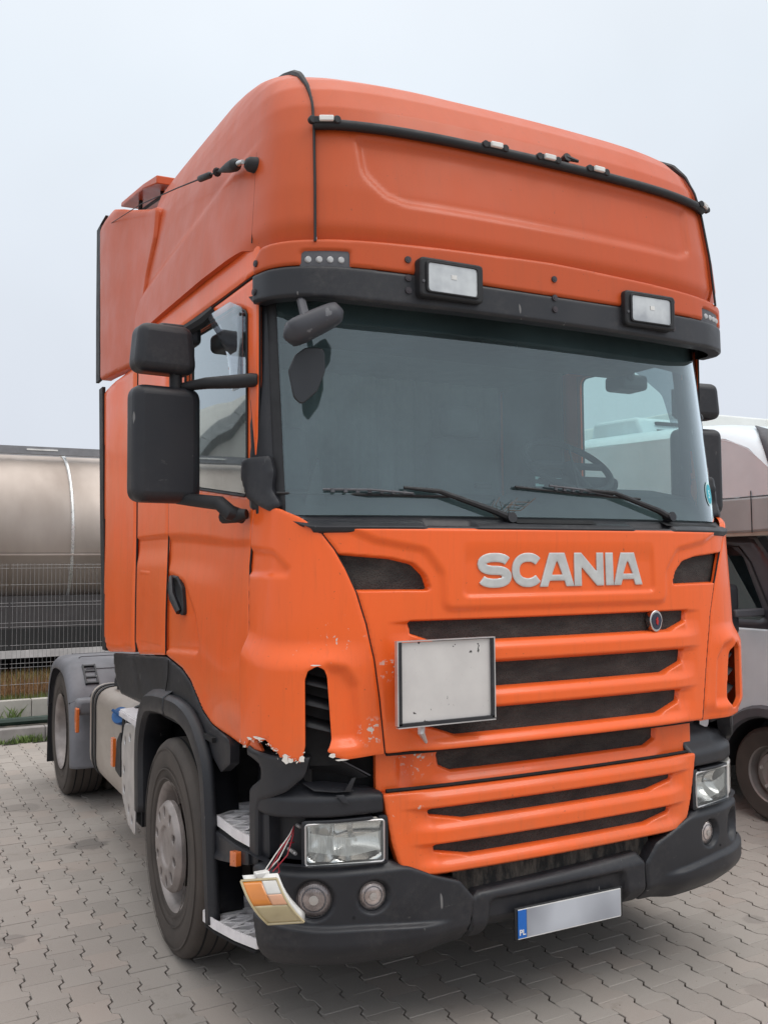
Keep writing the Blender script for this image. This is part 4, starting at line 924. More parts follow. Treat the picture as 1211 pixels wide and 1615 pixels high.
for a,b in (((0,0),(1,0)),((1,0),(1,1)),((1,1),(0,1)),((0,1),(0,0))):
    m.tube([ipt(a[0]+(b[0]-a[0])*t,a[1]+(b[1]-a[1])*t,.003) for t in np.linspace(0,1,9)],.0045,6)
m.build('lens_rim',M['cream'],hi)
mods(MB().box(ipt(.55,-.03,-.04),(.05,.03,.02)).build('wire_plug',M['white'],hi),bev=.003)
top=ipt(.6,-.05,-.04); src=Vector(offs(s_light,-.03)(-1.17,.865))
for k,(mt,dx) in enumerate(((M['wire_red'],.02),(M['wire_white'],.0),(M['wire_red'],.045),(M['wire_white'],.012))):
    mid=(top+src)/2+Vector((dx-.02,-.02,-.01*k)); 
    MB().tube([src,src*.7+mid*.3+Vector((0,-.01,.0)),mid,top*.6+mid*.4+Vector((dx*.5,0,0)),top+Vector((dx*.8,0,.0))],.0024,5).build('wire',mt,TR)
MB().tube([src+Vector((0,0,-.06)),src+Vector((-.06,-.02,-.055)),src+Vector((-.075,-.02,-.10)),src+Vector((-.07,-.03,-.15)),src+Vector((-.10,-.03,-.165))],.0024,5).build('wire',M['wire_red'],TR)
# ---- step well: curved strut, steps, skirts -----------------------------
def sidewall(sg):
    X=lambda x:-x*sg*-1
    m=MB()
    f=lambda L_:[(sg*a,b) for a,b in L_]
    # curved frame: runs down from the cab corner, then straight
    fr_=rpoly([(1.43,1.13),(1.10,1.13),(1.12,1.06),(1.20,1.00),(1.360,.945),(1.375,.90),(1.375,.70),(1.435,.69),(1.46,.70),(1.455,.935),(1.44,.985),(1.36,1.02),(1.335,1.055),(1.36,1.085),(1.48,1.10),(1.48,1.14)],[0,0,.05,.1,.03,.02,.01,.01,.01,.04,.03,.05,.04,.05,.01,.01],4)
    panel('step_frame',offs(s_body,-.012),f(fr_),M['plastic'],TR,res=(.012,.012),edge=.008,depth=.06)
    # liner wall behind the steps
    panel('step_well_wall',offs(s_body,-.27),f([(1.25,.30),(2.05,.30),(2.05,1.16),(1.25,1.16)]),M['plastic'],TR,res=(.1,.1),edge=0,depth=0)
    panel('step_well_back',offs(s_body,-.24),f(rpoly([(1.60,.70),(1.98,.70),(1.98,1.08),(1.70,1.02)],.03)),M['plastic'],TR,res=(.05,.03),edge=.01,depth=.03)
    # outer skirt under upper step with reflector
    sk=rpoly([(1.425,.69),(1.60,.655),(1.90,.60),(1.955,.64),(1.955,.728),(1.60,.732),(1.43,.735)],[.01,.1,.03,.02,.02,.1,.01])
    panel('step_skirt',offs(s_body,.004),f(sk),M['plastic'],TR,res=(.015,.012),edge=.006,depth=.05,feats=lambda s,z,P:.015*sstep(.69,.66,z+.10*(np.abs(s)-1.43)))
    panel('side_reflector',offs(s_body,.027),f([(1.490,.672),(1.562,.656),(1.562,.714),(1.490,.728)]),M['amber_old'],TR,res=(.01,.01),edge=.002,depth=.02)
    sk2=rpoly([(1.42,.66),(1.95,.57),(1.97,.34),(1.75,.30),(1.42,.40)],.03)
    panel('lower_step_skirt',offs(s_body,-.26),f(sk2),M['plastic'],TR,res=(.03,.03),edge=.006,depth=.05)
    for nm,z,C_ in (('lower_step',.392,[(1.275,.775),(1.17,.86),(1.05,.87),(1.04,.68),(1.06,.38),(1.175,.38),(1.222,.50),(1.262,.66)]),('upper_step',.790,[(1.222,.905),(1.135,.975),(1.00,.985),(1.00,.60),(1.05,.36),(1.205,.36),(1.222,.50),(1.225,.70)])):
        poly=rpoly([(sg*a,b) for a,b in C_],[.03,.05,.03,.02,.02,.01,.1,.1],4)
        ys=[p[1] for p in poly]
        # rim
        n=len(poly); Pn=np.array(poly); cen=Pn.mean(0); inn=cen+(Pn-cen)*.94
        V=[(p[0],p[1],z) for p in Pn]+[(p[0],p[1],z) for p in inn]+[(p[0],p[1],z-.040) for p in Pn]+[(p[0],p[1],z-.040) for p in inn]
        F=[(k,(k+1)%n,(k+1)%n+n,k+n) for k in range(n)]+[(k,k+2*n,(k+1)%n+2*n,(k+1)%n) for k in range(n)]+[(k+n,(k+1)%n+n,(k+1)%n+3*n,k+3*n) for k in range(n)]
        stp=MB().add(V,F).build(nm,M['step'],TR); 
        # triangular grid: bars in three directions clipped to the outline
        g=MB(); q=np.array(inn)
        for ang in (0,60,-60):
            d=np.array([math.sin(R(ang)),math.cos(R(ang))]) if ang else np.array([1.0,0.]); nrm=np.array([-d[1],d[0]])
            k=-9
            while k<=9:
                o_=cen+nrm*(k+.5*(ang!=0))*.082
                ts=[]
                for i in range(n):
                    a,b=q[i],q[(i+1)%n]; e=b-a; den=d[0]*e[1]-d[1]*e[0]
                    if abs(den)<1e-12: continue
                    w=a-o_; t=(w[0]*e[1]-w[1]*e[0])/den; u=(w[0]*d[1]-w[1]*d[0])/den
                    if 0<=u<1: ts.append(t)
                ts.sort()
                if len(ts)>=2:
                    a,b=o_+d*ts[0],o_+d*ts[-1]; c=(a+b)/2; L_=np.hypot(*(b-a))
                    ca=math.degrees(math.atan2(d[1],d[0]))
                    g.box((c[0],c[1],z-.020+.0005*(ang/60)),(L_,.014,.024),rot('Z',ca))
                    if False:
                        for tt_ in np.arange(ts[0]+.008,ts[-1],.016):
                            p=o_+d*tt_; g.box((p[0],p[1],z-.002),(.007,.010,.008),rot('Z',ca))
                k+=1
        g.build('step_grid',M['step'],stp,smooth=False,fix=False)
        MB().prism([tuple(p) for p in inn],'z',z-.060,z-.050).build('step_hole_shade',M['black'],stp,smooth=False)  # black sheet added under the grid so its holes look shaded
for sg in (-1,1): sidewall(sg)
# ---- front wheel arch -----------------------------------------------------
WY=1.370; 
def archstrip(sg):
    A_o=[(2.06,.52),(2.075,.85),(2.02,1.02),(1.90,1.145),(1.72,1.185),(1.44,1.205)]
    A_o2=[(1.425,1.205),(1.21,1.204),(1.016,1.168),(.86,1.078),(.775,.972),(.738,.80),(.712,.58),(.685,.36)]
    def strip(pts,k):
        P=np.array(pts); c=np.array([1.40,.60]); out=[]
        T=np.gradient(P,axis=0); T/=np.linalg.norm(T,axis=1)[:,None]
        # inward normal points to wheel centre
        Nn=np.stack([-T[:,1],T[:,0]],1); sgn=np.sign(((c-P)*Nn).sum(1)); Nn*=sgn[:,None]
        return P,Nn
    for pts,nm in ((A_o,'wheel_arch_rear'),(A_o2,'wheel_arch_front')):
        # densify
        P=np.array(pts,float); dd=[P[0]]
        for i in range(len(P)-1):
            p0=P[max(i-1,0)];p1=P[i];p2=P[i+1];p3=P[min(i+2,len(P)-1)]
            for t in np.linspace(0,1,7)[1:]: dd.append(.5*((2*p1)+(-p0+p2)*t+(2*p0-5*p1+4*p2-p3)*t*t+(-p0+3*p1-3*p2+p3)*t**3))
        P,Nn=strip(dd,0); n=len(P)
        # cross-section: (inward distance, x)
        sec=[(-.045,1.10),(-.035,1.20),(-.012,1.240),(.0,1.258),(.012,1.270),(.062,1.274),(.085,1.268),(.098,1.245),(.102,1.10)]
        V=[];F=[]
        for i in range(n):
            for u,x in (sec if nm=='wheel_arch_rear' else [(-.004,1.225),(-.006,1.238),(-.005,1.249)]+sec[3:]): kk=1.0 if nm=='wheel_arch_rear' else float(np.interp(P[i][1],[.4,.8,1.1],[.55,.75,1.0])); q=P[i]+Nn[i]*u*(kk if u>0 else 1); V.append((sg*x,q[0],q[1]))
        m=len(sec)
        for i in range(n-1):
            for k in range(m-1): F.append((i*m+k,i*m+k+1,(i+1)*m+k+1,(i+1)*m+k))
        o=mk(nm,V,F,M['plastic'],TR,angle=24); mods(o,solid=.006)
        bm=bmesh.new(); bm.from_mesh(o.data); bmesh.ops.recalc_face_normals(bm,faces=bm.faces); bm.to_mesh(o.data); bm.free()
    # cab skirt: dark panel between door bottom and arch
    sk=[(4.02,1.30),(3.95,1.305),(3.30,1.340),(2.66,1.383),(2.37,1.346),(2.225,1.30),(2.03,1.19),(1.90,1.152),(1.80,1.14),(1.68,.96),(1.64,1.02),(1.90,1.17),(2.20,1.20),(2.55,1.215),(2.85,1.18),(3.05,1.09),(3.85,1.075),(3.95,1.13)]
    sk=[(3.96,1.298),(3.30,1.340),(2.66,1.383),(2.37,1.346),(2.225,1.30),(2.03,1.19),(1.90,1.155),(1.66,1.128),(1.665,1.03),(1.78,.975),(1.90,1.02),(2.12,1.17),(2.40,1.20),(2.75,1.20),(3.0,1.13),(3.10,1.085),(3.72,1.075),(3.86,1.14)]
    f=lambda L_:[(sg*a,b) for a,b in L_]
    panel('cab_skirt',offs(s_body,-.006),f(rpoly(sk,[.03,.05,.02,.05,.03,.05,.1,.05,.01,.01,.1,.1,.1,.1,.05,.05,.06,.05],3)),M['plastic'],TR,res=(.03,.012),edge=.006,depth=.04,er=1)
    MB().tube([Vector(offs(s_body,.0)(sg*2.58,1.375)),Vector(offs(s_body,.0)(sg*2.585,1.30)),Vector(offs(s_body,.0)(sg*2.63,1.215))],.003,4).build('panel_line',M['black'],TR)
    MB().box((sg*.93,1.40,1.10),(.62,1.30,.02)).box((sg*.62,1.40,.85),(.02,1.30,.5)).build('wheel_arch_liner',M['black'],TR)
    for y_,z_,h_ in ((.93,.78,.6),(2.03,.80,.55)): MB().box((sg*.96,y_,z_-.06),(.30,.02,h_)).build('arch_bulkhead',M['black'],TR)
for sg in (-1,1): archstrip(sg)
# ---- wheels -----------------------------------------------------------------
def tyre_prof(w,r=.505,ri=.285):
    h=w/2; return [(-h*.80,ri),(-h*.92,ri+.02),(-h,r*.80),(-h*.985,r*.90),(-h*.90,r*.965),(-h*.78,r*.992),(-h*.5,r),(h*.5,r),(h*.78,r*.992),(h*.90,r*.965),(h*.985,r*.90),(h,r*.80),(h*.92,ri+.02),(h*.80,ri)]
def tyre(c,w,sg,name='tyre',parent=None):
    m=MB().lathe(tyre_prof(w),c,'x',72)
    # shoulder rings on the side wall
    for rr in (.455,.36,.315): m.lathe([(sg*w/2*1.0-.002,rr-.004),(sg*w/2*1.0+sg*.003,rr),(sg*w/2*1.0-.002,rr+.004)],c,'x',72)
    o=m.build(name,M['tyre'],parent)
    g=MB()
    for k,u in enumerate((-.6,-.2,.2,.6)): g.lathe([(u*w/2-.005,.5062),(u*w/2+.005,.5062)],c,'x',60)
    g.build('tread_groove',M['black'],o); return o
def wheel_front(sg):
    c=(sg*1.115,WY,.503)
    t=tyre(c,.30,sg,'front_tyre',TR)
    prof=[(sg*.125,.292),(sg*.135,.300),(sg*.128,.286),(sg*.10,.272),(sg*.03,.262),(sg*.0,.255),(sg*.02,.21),(sg*.08,.19)]
    rm=MB().lathe(prof,c,'x',64).build('front_rim',M['rim'],TR)
    # hub cover disc with ten holes
    X=c[0]+sg*.165; n=10; m=MB(); Ro=.212
    ring=120
    # disc as polar grid with hole cells removed
    nr,na=14,120; V=[];F=[]
    hr=.033
    def isin(r,a):
        for k in range(n):
            aa=2*math.pi*(k+.3)/n; d=math.hypot((r*math.cos(a)-.163*math.cos(aa)),(r*math.sin(a)-.163*math.sin(aa)))
            if d<hr*.62: return True
        return False
    sec=[(r,) for r in np.linspace(0.0001,Ro,nr+1)]
    surf=lambda a,b:np.stack([X+sg*(-.012*sstep(.10,.085,np.hypot(a,b))-.02*sstep(.185,.212,np.hypot(a,b))),c[1]+a,c[2]+b],-1)
    circ=[(Ro*math.cos(t_),Ro*math.sin(t_)) for t_ in np.linspace(0,2*math.pi,72,endpoint=False)]
    hs=[]
    for k in range(n):
        aa=2*math.pi*(k+.3)/n; cx,cy=.160*math.cos(aa),.160*math.sin(aa); pts=[]
        for t_ in np.linspace(0,2*math.pi,14,endpoint=False):
            u,v=.027*math.cos(t_),.021*math.sin(t_); pts.append((cx+u*math.cos(aa)-v*math.sin(aa),cy+u*math.sin(aa)+v*math.cos(aa)))
        hs.append(pts)
    s2=(lambda a,b:surf(a,b)) if sg>0 else (lambda a,b:surf(-a,b))
    panel('hub_cover',s2,circ if sg>0 else [(-a,b) for a,b in circ],M['rim'],TR,res=(.005,.005),edge=.006,depth=.02,holes=hs if sg>0 else [[(-a,b) for a,b in h] for h in hs])
    MB().lathe([(0,.19),(0,.0001)],(c[0]+sg*.125,c[1],c[2]),'x',32).build('hub_back',M['black'],TR)
    nut=None
    for k in range(n):
        aa=2*math.pi*(k+.3)/n; p=(c[0]+sg*.135,c[1]+(1 if sg>0 else 1)*.160*math.cos(aa)*(1 if sg>0 else 1),c[2]+.160*math.sin(aa))
        MB().lathe([(sg*.014,.0001),(sg*.014,.009),(0,.015)],p,'x',6).build('wheel_nut',M['rim'],TR)
    return t
for sg in (-1,1): wheel_front(sg)
RYW=4.93
for sg in (-1,1):
    for xx,w in ((1.085,.285),(.765,.285)):
        tyre((sg*xx,RYW,.503),w,sg,'rear_tyre',TR)
    MB().lathe([(sg*.135,.290),(sg*.142,.300),(sg*.135,.286),(sg*.11,.270),(-sg*.02,.258),(-sg*.06,.24),(-sg*.07,.19),(-sg*.05,.17),(sg*.06,.14),(sg*.08,.11),(sg*.08,.0001)],(sg*1.085,RYW,.503),'x',56).build('rear_rim',M['rim'],TR)
MB().tube([(-1.0,WY,.5),(1.0,WY,.5)],.06,10).tube([(-.9,RYW,.5),(.9,RYW,.5)],.13,12).build('axles',M['black'],TR)
# ---- chassis ------------------------------------------------------------------
MB().box((-.40,3.4,.88),(.08,5.4,.26)).box((.40,3.4,.88),(.08,5.4,.26)).box((0,2.0,.85),(.75,1.4,.5)).box((0,5.9,.85),(.9,.1,.3)).build('chassis_frame',M['black'],TR)
MB().box((0,.55,.75),(1.9,.5,.55)).build('radiator_block',M['black'],TR)
MB().box((0,1.8,1.15),(1.5,1.6,.15)).build('engine_tunnel',M['black'],TR)
fw=MB(); 
fw.prism(rpoly([(-.45,4.5),(.45,4.5),(.45,5.3),(.12,5.35),(0,5.0),(-.12,5.35),(-.45,5.3)],.06),'z',1.10,1.16).build('fifth_wheel',M['rubber'],TR)
# ---- fuel tank, side shield, battery cover ---------------------------------------
def rrect(y0,y1,z0,z1,r): return rpoly([(y0,z0),(y1,z0),(y1,z1),(y0,z1)],r,6)
for sg in (-1,1):
    # tank: cross section in x-z, running along y; rounded
    sec=rpoly([(.52,.36),(1.19,.36),(1.19,1.0),(.52,1.0)],[.14,.16,.13,.10],6); sec=[(sg*a,b) for a,b in sec]
    tk=mods(MB().prism(sec,'y',2.45,3.86).build('fuel_tank',M['tankalu'],TR,angle=50),bev=.03,seg=3)
    for yb in (3.72,3.62,2.62,2.50):
        n=len(sec); cen=np.mean(sec,axis=0); V=[];F=[]
        for k in range(n):
            d=np.array(sec[k])-cen; d/=np.hypot(*d)
            for y_,e in ((yb-.025,.002),(yb-.025,.008),(yb+.025,.008),(yb+.025,.002)): q=np.array(sec[k])+d*e; V.append((q[0],y_,q[1]))
        for k in range(n):
            for j in range(3): F.append((k*4+j,k*4+j+1,((k+1)%n)*4+j+1,((k+1)%n)*4+j))
        MB().add(V,F).build('tank_strap',M['alu'] if yb in(2.50,) else M['rubber'],tk)
    MB().lathe([(0,.0001),(0,.075),(-.05,.08),(-.06,.06),(-.08,.06)],(sg*1.02,3.45,1.075),'z',20).build('tank_cap',M['rubber'],TR)
    cd=Vector((sg*.62,-.62,.48)); c0_=Vector((sg*1.19,2.78,.915)); bc=MB().tube([c0_-cd*.03,c0_+cd*.015,c0_+cd*.028,c0_+cd*.032],[.048,.056,.052,.035],18).build('blue_filler_cap',M['blue'],TR)
    mods(MB().tube([c0_+cd*.045+Vector((-.03*sg,-.02,-.025)),c0_+cd*.045+Vector((.03*sg,.02,.025))],.010,8).build('cap_grip',M['blue'],bc))
    MB().tube([(sg*1.16,2.80,.90),(sg*1.10,2.78,.80)],.03,10).build('filler_neck',M['rubber'],TR)
    # perforated shield panel
    shp=rpoly([(2.17,.35),(2.33,.37),(2.50,.50),(2.52,.80),(2.44,.93),(2.17,.955)],[.02,.05,.08,.08,.06,.02],4)
    hs=[]
    for y_,z_ in ((2.43,.83),(2.30,.87),(2.45,.66),(2.44,.55),(2.32,.46),(2.24,.42)):
        hs.append([(y_+.022*math.cos(t),z_+.026*math.sin(t)) for t in np.linspace(0,2*math.pi,12,endpoint=False)])
    sx=(lambda a,b:np.stack([1.245+0*a,a,b+0*a],-1)) if sg>0 else (lambda a,b:np.stack([-1.245+0*a,-a,b+0*a],-1))
    panel('silencer_shield',sx,shp if sg>0 else [(-a,b) for a,b in shp],M['alu'],TR,res=(.007,.007),edge=.005,depth=.006,holes=hs if sg>0 else [[(-a,b) for a,b in h] for h in hs])
    MB().box((sg*1.02,2.32,.66),(.38,.36,.52)).build('silencer_box',M['black'],TR)
    st=MB().prism([(sg*a,b) for a,b in rpoly([(.95,2.12),(1.235,2.12),(1.235,2.62),(.95,2.72)],.02)],'z',.955,.985)
    for k in range(16): st.box((sg*1.238,2.14+.03*k,.963),(.012,.014,.028))
    stp=st.build('side_step',M['step'],TR)
    # hanging rubber flap with amber marker
    mods(MB().prism(rpoly([(2.60,.86),(2.72,.78),(2.76,.60),(2.60,.58)],.02),'x',sg*1.225,sg*1.232).build('marker_bracket',M['rubber'],TR))
    MB().box((sg*1.234,2.80,.70),(.02,.06,.17)).build('side_marker',M['amber_old'],TR)
    MB().tube([(sg*1.20,2.62,.90),(sg*1.21,2.60,.7),(sg*1.19,2.60,.42)],.012,6).tube([(sg*1.20,2.67,.92),(sg*1.21,2.66,.7),(sg*1.19,2.66,.40)],.010,6).tube([(sg*1.1,2.5,1.03),(sg*1.15,2.2,1.02),(sg*1.1,2.1,.99)],.008,6).build('pipes',M['rubber'],TR)
    # rear mudguard: saddle over the wheel
    prof=[]
    cy,cz,Rm=RYW,.50,.60
    path=[(RYW-1.02,.26),(RYW-.98,.45),(RYW-.86,.62),(RYW-.72,.80),(RYW-.56,.95),(RYW-.34,1.06),(RYW,1.10),(RYW+.30,1.05),(RYW+.48,.94),(RYW+.58,.80),(RYW+.62,.62)]
    path=[(RYW-.735,.33),(RYW-.73,.50),(RYW-.70,.68),(RYW-.62,.86),(RYW-.46,1.01),(RYW-.26,1.09),(RYW,1.11),(RYW+.26,1.08),(RYW+.44,.98),(RYW+.55,.84),(RYW+.60,.66)]
    P=np.array(path); D=[P[0]]
    for i in range(len(P)-1):
        p0=P[max(i-1,0)];p1=P[i];p2=P[i+1];p3=P[min(i+2,len(P)-1)]
        for t in np.linspace(0,1,6)[1:]: D.append(.5*((2*p1)+(-p0+p2)*t+(2*p0-5*p1+4*p2-p3)*t*t+(-p0+3*p1-3*p2+p3)*t**3))
    D=np.array(D); T=np.gradient(D,axis=0); T/=np.linalg.norm(T,axis=1)[:,None]; Nn=np.stack([-T[:,1],T[:,0]],1); Nn*=np.sign(((np.array([RYW,.5])-D)*Nn).sum(1))[:,None]
    sec=[(.52,.0),(1.16,.0),(1.215,.012),(1.245,.04),(1.255,.08),(1.252,.10)]
    V=[];F=[];ms=len(sec)
    for i in range(len(D)):
        for x,u in sec: q=D[i]+Nn[i]*u; V.append((sg*x,q[0],q[1]))
    for i in range(len(D)-1):
        for k in range(ms-1): F.append((i*ms+k,i*ms+k+1,(i+1)*ms+k+1,(i+1)*ms+k))
    mg=MB().add(V,F).build('rear_mudguard',M['mud_grey'],TR,angle=60); mods(mg,solid=.008)
    # ribs and clasp
    for k in range(5):
        i=15+k*6
        if i+1>=len(D): break
        q=D[i]-Nn[i]*.004; 
        MB().tube([(sg*.62,q[0],q[1]),(sg*1.10,q[0],q[1]),(sg*1.12,q[0]-.05*T[i][0],q[1]-.05*T[i][1])],.006,5).build('mudguard_rib',M['plastic_grey'],mg)
    i=14; MB().tube([(sg*x,D[i][0]-Nn[i][0]*.003,D[i][1]-Nn[i][1]*.003) for x in (.55,1.15,1.2)]+[(sg*1.257,D[i][0]+Nn[i][0]*.05,D[i][1]+Nn[i][1]*.05)],.004,5).build('mudguard_joint',M['black'],mg)
    q0=Vector((sg*1.08,D[22][0]-Nn[22][0]*.012,D[22][1]-Nn[22][1]*.012)); q1=Vector((sg*1.08,D[17][0]-Nn[17][0]*.012,D[17][1]-Nn[17][1]*.012)); ang=math.degrees(math.atan2(q0.z-q1.z,q0.y-q1.y))
    cl_=MB(); cc=(q0+q1)/2; r_=rot('X',ang)
    cl_.box(cc+r_@Vector((-.045*sg,0,0)),(.012,.22,.025),r_).box(cc+r_@Vector((.045*sg,0,0)),(.012,.22,.025),r_)
    for t in (-.10,-.035,.035,.10): cl_.box(cc+r_@Vector((0,t,0)),(.09,.014,.022),r_)
    cl_.build('mudguard_clasp',M['plastic'],mg)
    mods(MB().box((sg*1.10,RYW-.79,.80),(.28,.14,.12)).build('marker_housing',M['mud_grey'],TR),bev=.03)
    mods(MB().prism(rpoly([(RYW-.87,.62),(RYW-.83,.62),(RYW-.80,.72),(RYW-.82,.80),(RYW-.88,.80)],.015),'x',sg*1.225,sg*1.25).build('side_marker',M['amber_old'],TR),bev=.006)
    MB().box((sg*.93,RYW+.63,.44),(.62,.012,.60),rot('X',4)).build('mud_flap',M['rubber'],TR)
# ---- mirrors ---------------------------------------------------------------
def pillow(c,d,mat,name,r=.05,parent=None,taper=0,m=None):
    o=MB().prism(rpoly([(-d[0]/2+taper,d[2]/2),(d[0]/2-taper,d[2]/2),(d[0]/2,-d[2]/2),(-d[0]/2,-d[2]/2)],r,6),'y',-d[1]/2,d[1]/2)
    o.V=[tuple((m@Vector(v) if m else Vector(v))+Vector(c)) for v in o.V]; ob=o.build(name,mat,parent,angle=80); mods(ob,bev=min(d[1]*.48,.045),seg=5); return ob
for sg in (-1,1):
    yw=rot('Z',-sg*6)
    mm=pillow((sg*1.478,.64,2.335),(.285,.13,.475),M['plastic'],'main_mirror',.055,TR,m=yw)
    MB().box((sg*1.478,.705,2.335),(.235,.004,.42)).build('mirror_glass',M['mirror'],mm)
    m2=pillow((sg*1.485,.64,2.725),(.265,.13,.200),M['plastic'],'wide_angle_mirror',.05,TR,.02,m=yw)
    MB().box((sg*1.485,.71,2.725),(.215,.004,.15)).build('mirror_glass',M['mirror'],m2)
    MB().tube([(sg*1.43,.64,2.56),(sg*1.43,.64,2.65)],.026,10).build('mirror_stalk',M['rubber'],TR)
    MB().tube([(sg*1.40,.63,2.580),(sg*1.33,.54,2.585),(sg*1.25,.41,2.575),(sg*1.20,.35,2.575),(sg*1.18,.335,2.575)],[.018,.024,.028,.028,.024],10).build('mirror_arm',M['rubber'],TR)
    MB().tube([(sg*1.42,.64,2.115),(sg*1.36,.56,2.105),(sg*1.30,.46,2.09),(sg*1.27,.42,2.05),(sg*1.21,.43,2.035)],[.022,.028,.030,.032,.028],10).tube([(sg*1.27,.50,2.035),(sg*1.24,.42,2.04),(sg*1.21,.39,2.045)],[.026,.03,.02],10).build('mirror_arm',M['rubber'],TR)
    MB().tube([(sg*1.20,.86,2.985),(sg*1.24,.90,2.94),(sg*1.30,.95,2.90)],[.02,.030,.026],8).build('kerb_mirror_bracket',M['rubber'],TR)
    km=pillow((sg*1.33,1.02,2.88),(.20,.16,.09),M['plastic'],'kerb_mirror',.03,TR)
    # smoked wind deflector along the front of the side window
    q=rpoly([(1.508,2.56),(1.508,2.885),(1.66,2.945),(1.98,2.955),(1.85,2.86),(1.70,2.74),(1.635,2.56)],[.01,.03,.05,.02,.1,.1,.02],4)
    panel('wind_deflector',offs(s_body,.028),[(sg*a,b) for a,b in q],M['smoke'],TR,res=(.03,.03),edge=.004,depth=.004)
    for z in (2.60,2.86): MB().tube([Vector(offs(s_body,.03)(sg*1.525,z)),Vector(offs(s_body,-.01)(sg*1.525,z))],.007,6).build('deflector_clip',M['rubber'],TR)
# front (blind spot) mirror under the visor, picture left
A_=Vector((-1.185,.04,2.680)); B_=Vector((-.975,-.01,2.792)); ax_=(B_-A_)
fm=MB(); V=[];F=[]; n=18
up_=Vector((0,0,1)); side=ax_.normalized().cross(up_).normalized(); nup=side.cross(ax_.normalized())
for i,t in enumerate(np.linspace(0,1,11)):
    w=.050*(1-abs(2*t-1)**5)**.5+.012; h=.040*(1-abs(2*t-1)**5)**.5*(1-.25*t)+.012; c_=A_+ax_*t+Vector((0,-.01*math.sin(math.pi*t),0))
    for k in range(n):
        a=2*math.pi*k/n; ca,sa=math.cos(a),math.sin(a); V.append(c_+side*(w*1.25*abs(ca)**.7*np.sign(ca))+nup*(h*abs(sa)**.7*np.sign(sa)))
for i in range(10): F+=[(i*n+k,i*n+(k+1)%n,(i+1)*n+(k+1)%n,(i+1)*n+k) for k in range(n)]
F+=[tuple(range(n)),tuple(10*n+k for k in range(n))]
scm=G('scratched_mirror_plastic'); sc1=scm.rng(scm.noise(20,4,.6),.62,.66); scm.col(scm.mix(scm.math('MULTIPLY',sc1,.35),(.045,.046,.055),(.30,.30,.31))); scm.set(rough=.5)
fmo=fm.add(V,F).build('blind_spot_mirror',scm.m,TR,angle=70,label='scratched grey blind spot mirror under the visor corner')
MB().tube([(-1.07,.18,2.90),(-1.09,.10,2.83),(-1.09,.05,2.74)],[.016,.018,.02],8).build('mirror_stem',M['plastic_grey'],fmo)
q=rpoly([(0,.09),(.075,.095),(.075,.0),(.045,-.075),(-.015,-.13),(-.045,-.10),(-.065,-.0),(-.04,.06)],.03,4)
g=mods(MB().prism([(a,b) for a,b in q],'y',-.008,.008).build('mirror_reflection_shape',simple('dark_mirror_reflection',(.02,.022,.026),.35),fmo),bev=.004)  # dark cut-out standing in for the mirror's reflection on the windscreen
g.data.transform(Matrix.Translation((-1.085,.085,2.570))@Matrix.Rotation(R(-12),4,'Z'))
# ---- antenna ------------------------------------------------------------------
pb=Vector(offs(s_roof,.012)(-1.405,t_of(3.46)))
an=MB().tube([pb+Vector((.02,0,0)),pb+Vector((-.03,0,.0)),pb+Vector((-.045,0,.002))],[.036,.030,.018],14).build('radio_antenna',M['rubber'],TR)
j=pb+Vector((-.055,.0,.005)); d=Vector((-.02,1,.245)).normalized()
MB().tube([j,j+d*.07],[.009,.013],10).build('antenna_joint',M['chrome'],an)
MB().tube([j+d*.06,j+d*.09,j+d*.10,j+d*.16,j+d*.30],[.015,.026,.027,.024,.007],12).tube([j+d*.33,j+d*.335,j+d*.35],[.014,.020,.008],10).tube([j+d*.42,j+d*.44,j+d*.58,j+d*.60],[.008,.015,.015,.007],10).build('antenna_coil',M['rubber'],an)
MB().tube([j+d*.3,j+d*.95,j+d*1.7+Vector((0,0,-.01)),j+d*2.5+Vector((0,0,-.06))],[.004,.003,.0025,.002],6).build('antenna_whip',M['rubber'],an)
# ---- interior --------------------------------------------------------------------
db=MB(); sec=[(.30,1.75),(.24,2.03),(.34,2.11),(.62,2.17),(.82,2.15),(.88,2.05),(.85,1.70)]
db.add([(x,y,z+(.05 if x>.2 and 2.1<z else 0)) for x in (-1.13,-.4,.2,.35,1.13) for y,z in sec],[(i*7+k,i*7+k+1,(i+1)*7+k+1,(i+1)*7+k) for i in range(4) for k in range(6)])
dbo=db.build('dashboard',M['int_dark'],TR); mods(dbo,bev=.02)
bn=MB().box((.62,.72,2.245),(.55,.25,.07)).build('instrument_binnacle',M['int_dark'],TR); mods(bn,bev=.03,seg=3)
sw=[]; cw=Vector((.60,.66,2.335)); rw=Matrix.Rotation(R(-52),3,'X')
MB().tube([cw+rw@Vector((.235*math.cos(a),0,.235*math.sin(a))) for a in np.linspace(0,2*math.pi,40,endpoint=False)],.018,8,closed=True).tube([cw+rw@Vector((-.22,0,0)),cw+rw@Vector((.22,0,0))],.02,6).tube([cw,cw+rw@Vector((0,0,-.22))],.02,6).tube([cw,cw+Vector((0,-.2,-.25))],.04,8).build('steering_wheel',M['int_dark'],TR)
for x in (-.64,.64):
    s_=mods(MB().box((x,1.45,1.95),(.50,.50,.16)).build('seat',M['int_grey'],TR),bev=.05,seg=3)
    mods(MB().box((x,1.70,2.30),(.48,.16,.62),rot('X',-8)).build('seat_back',M['int_grey'],s_),bev=.06,seg=3)
    mods(MB().box((x,1.76,2.72),(.26,.10,.20)).build('headrest',M['int_grey'],s_),bev=.04,seg=3)
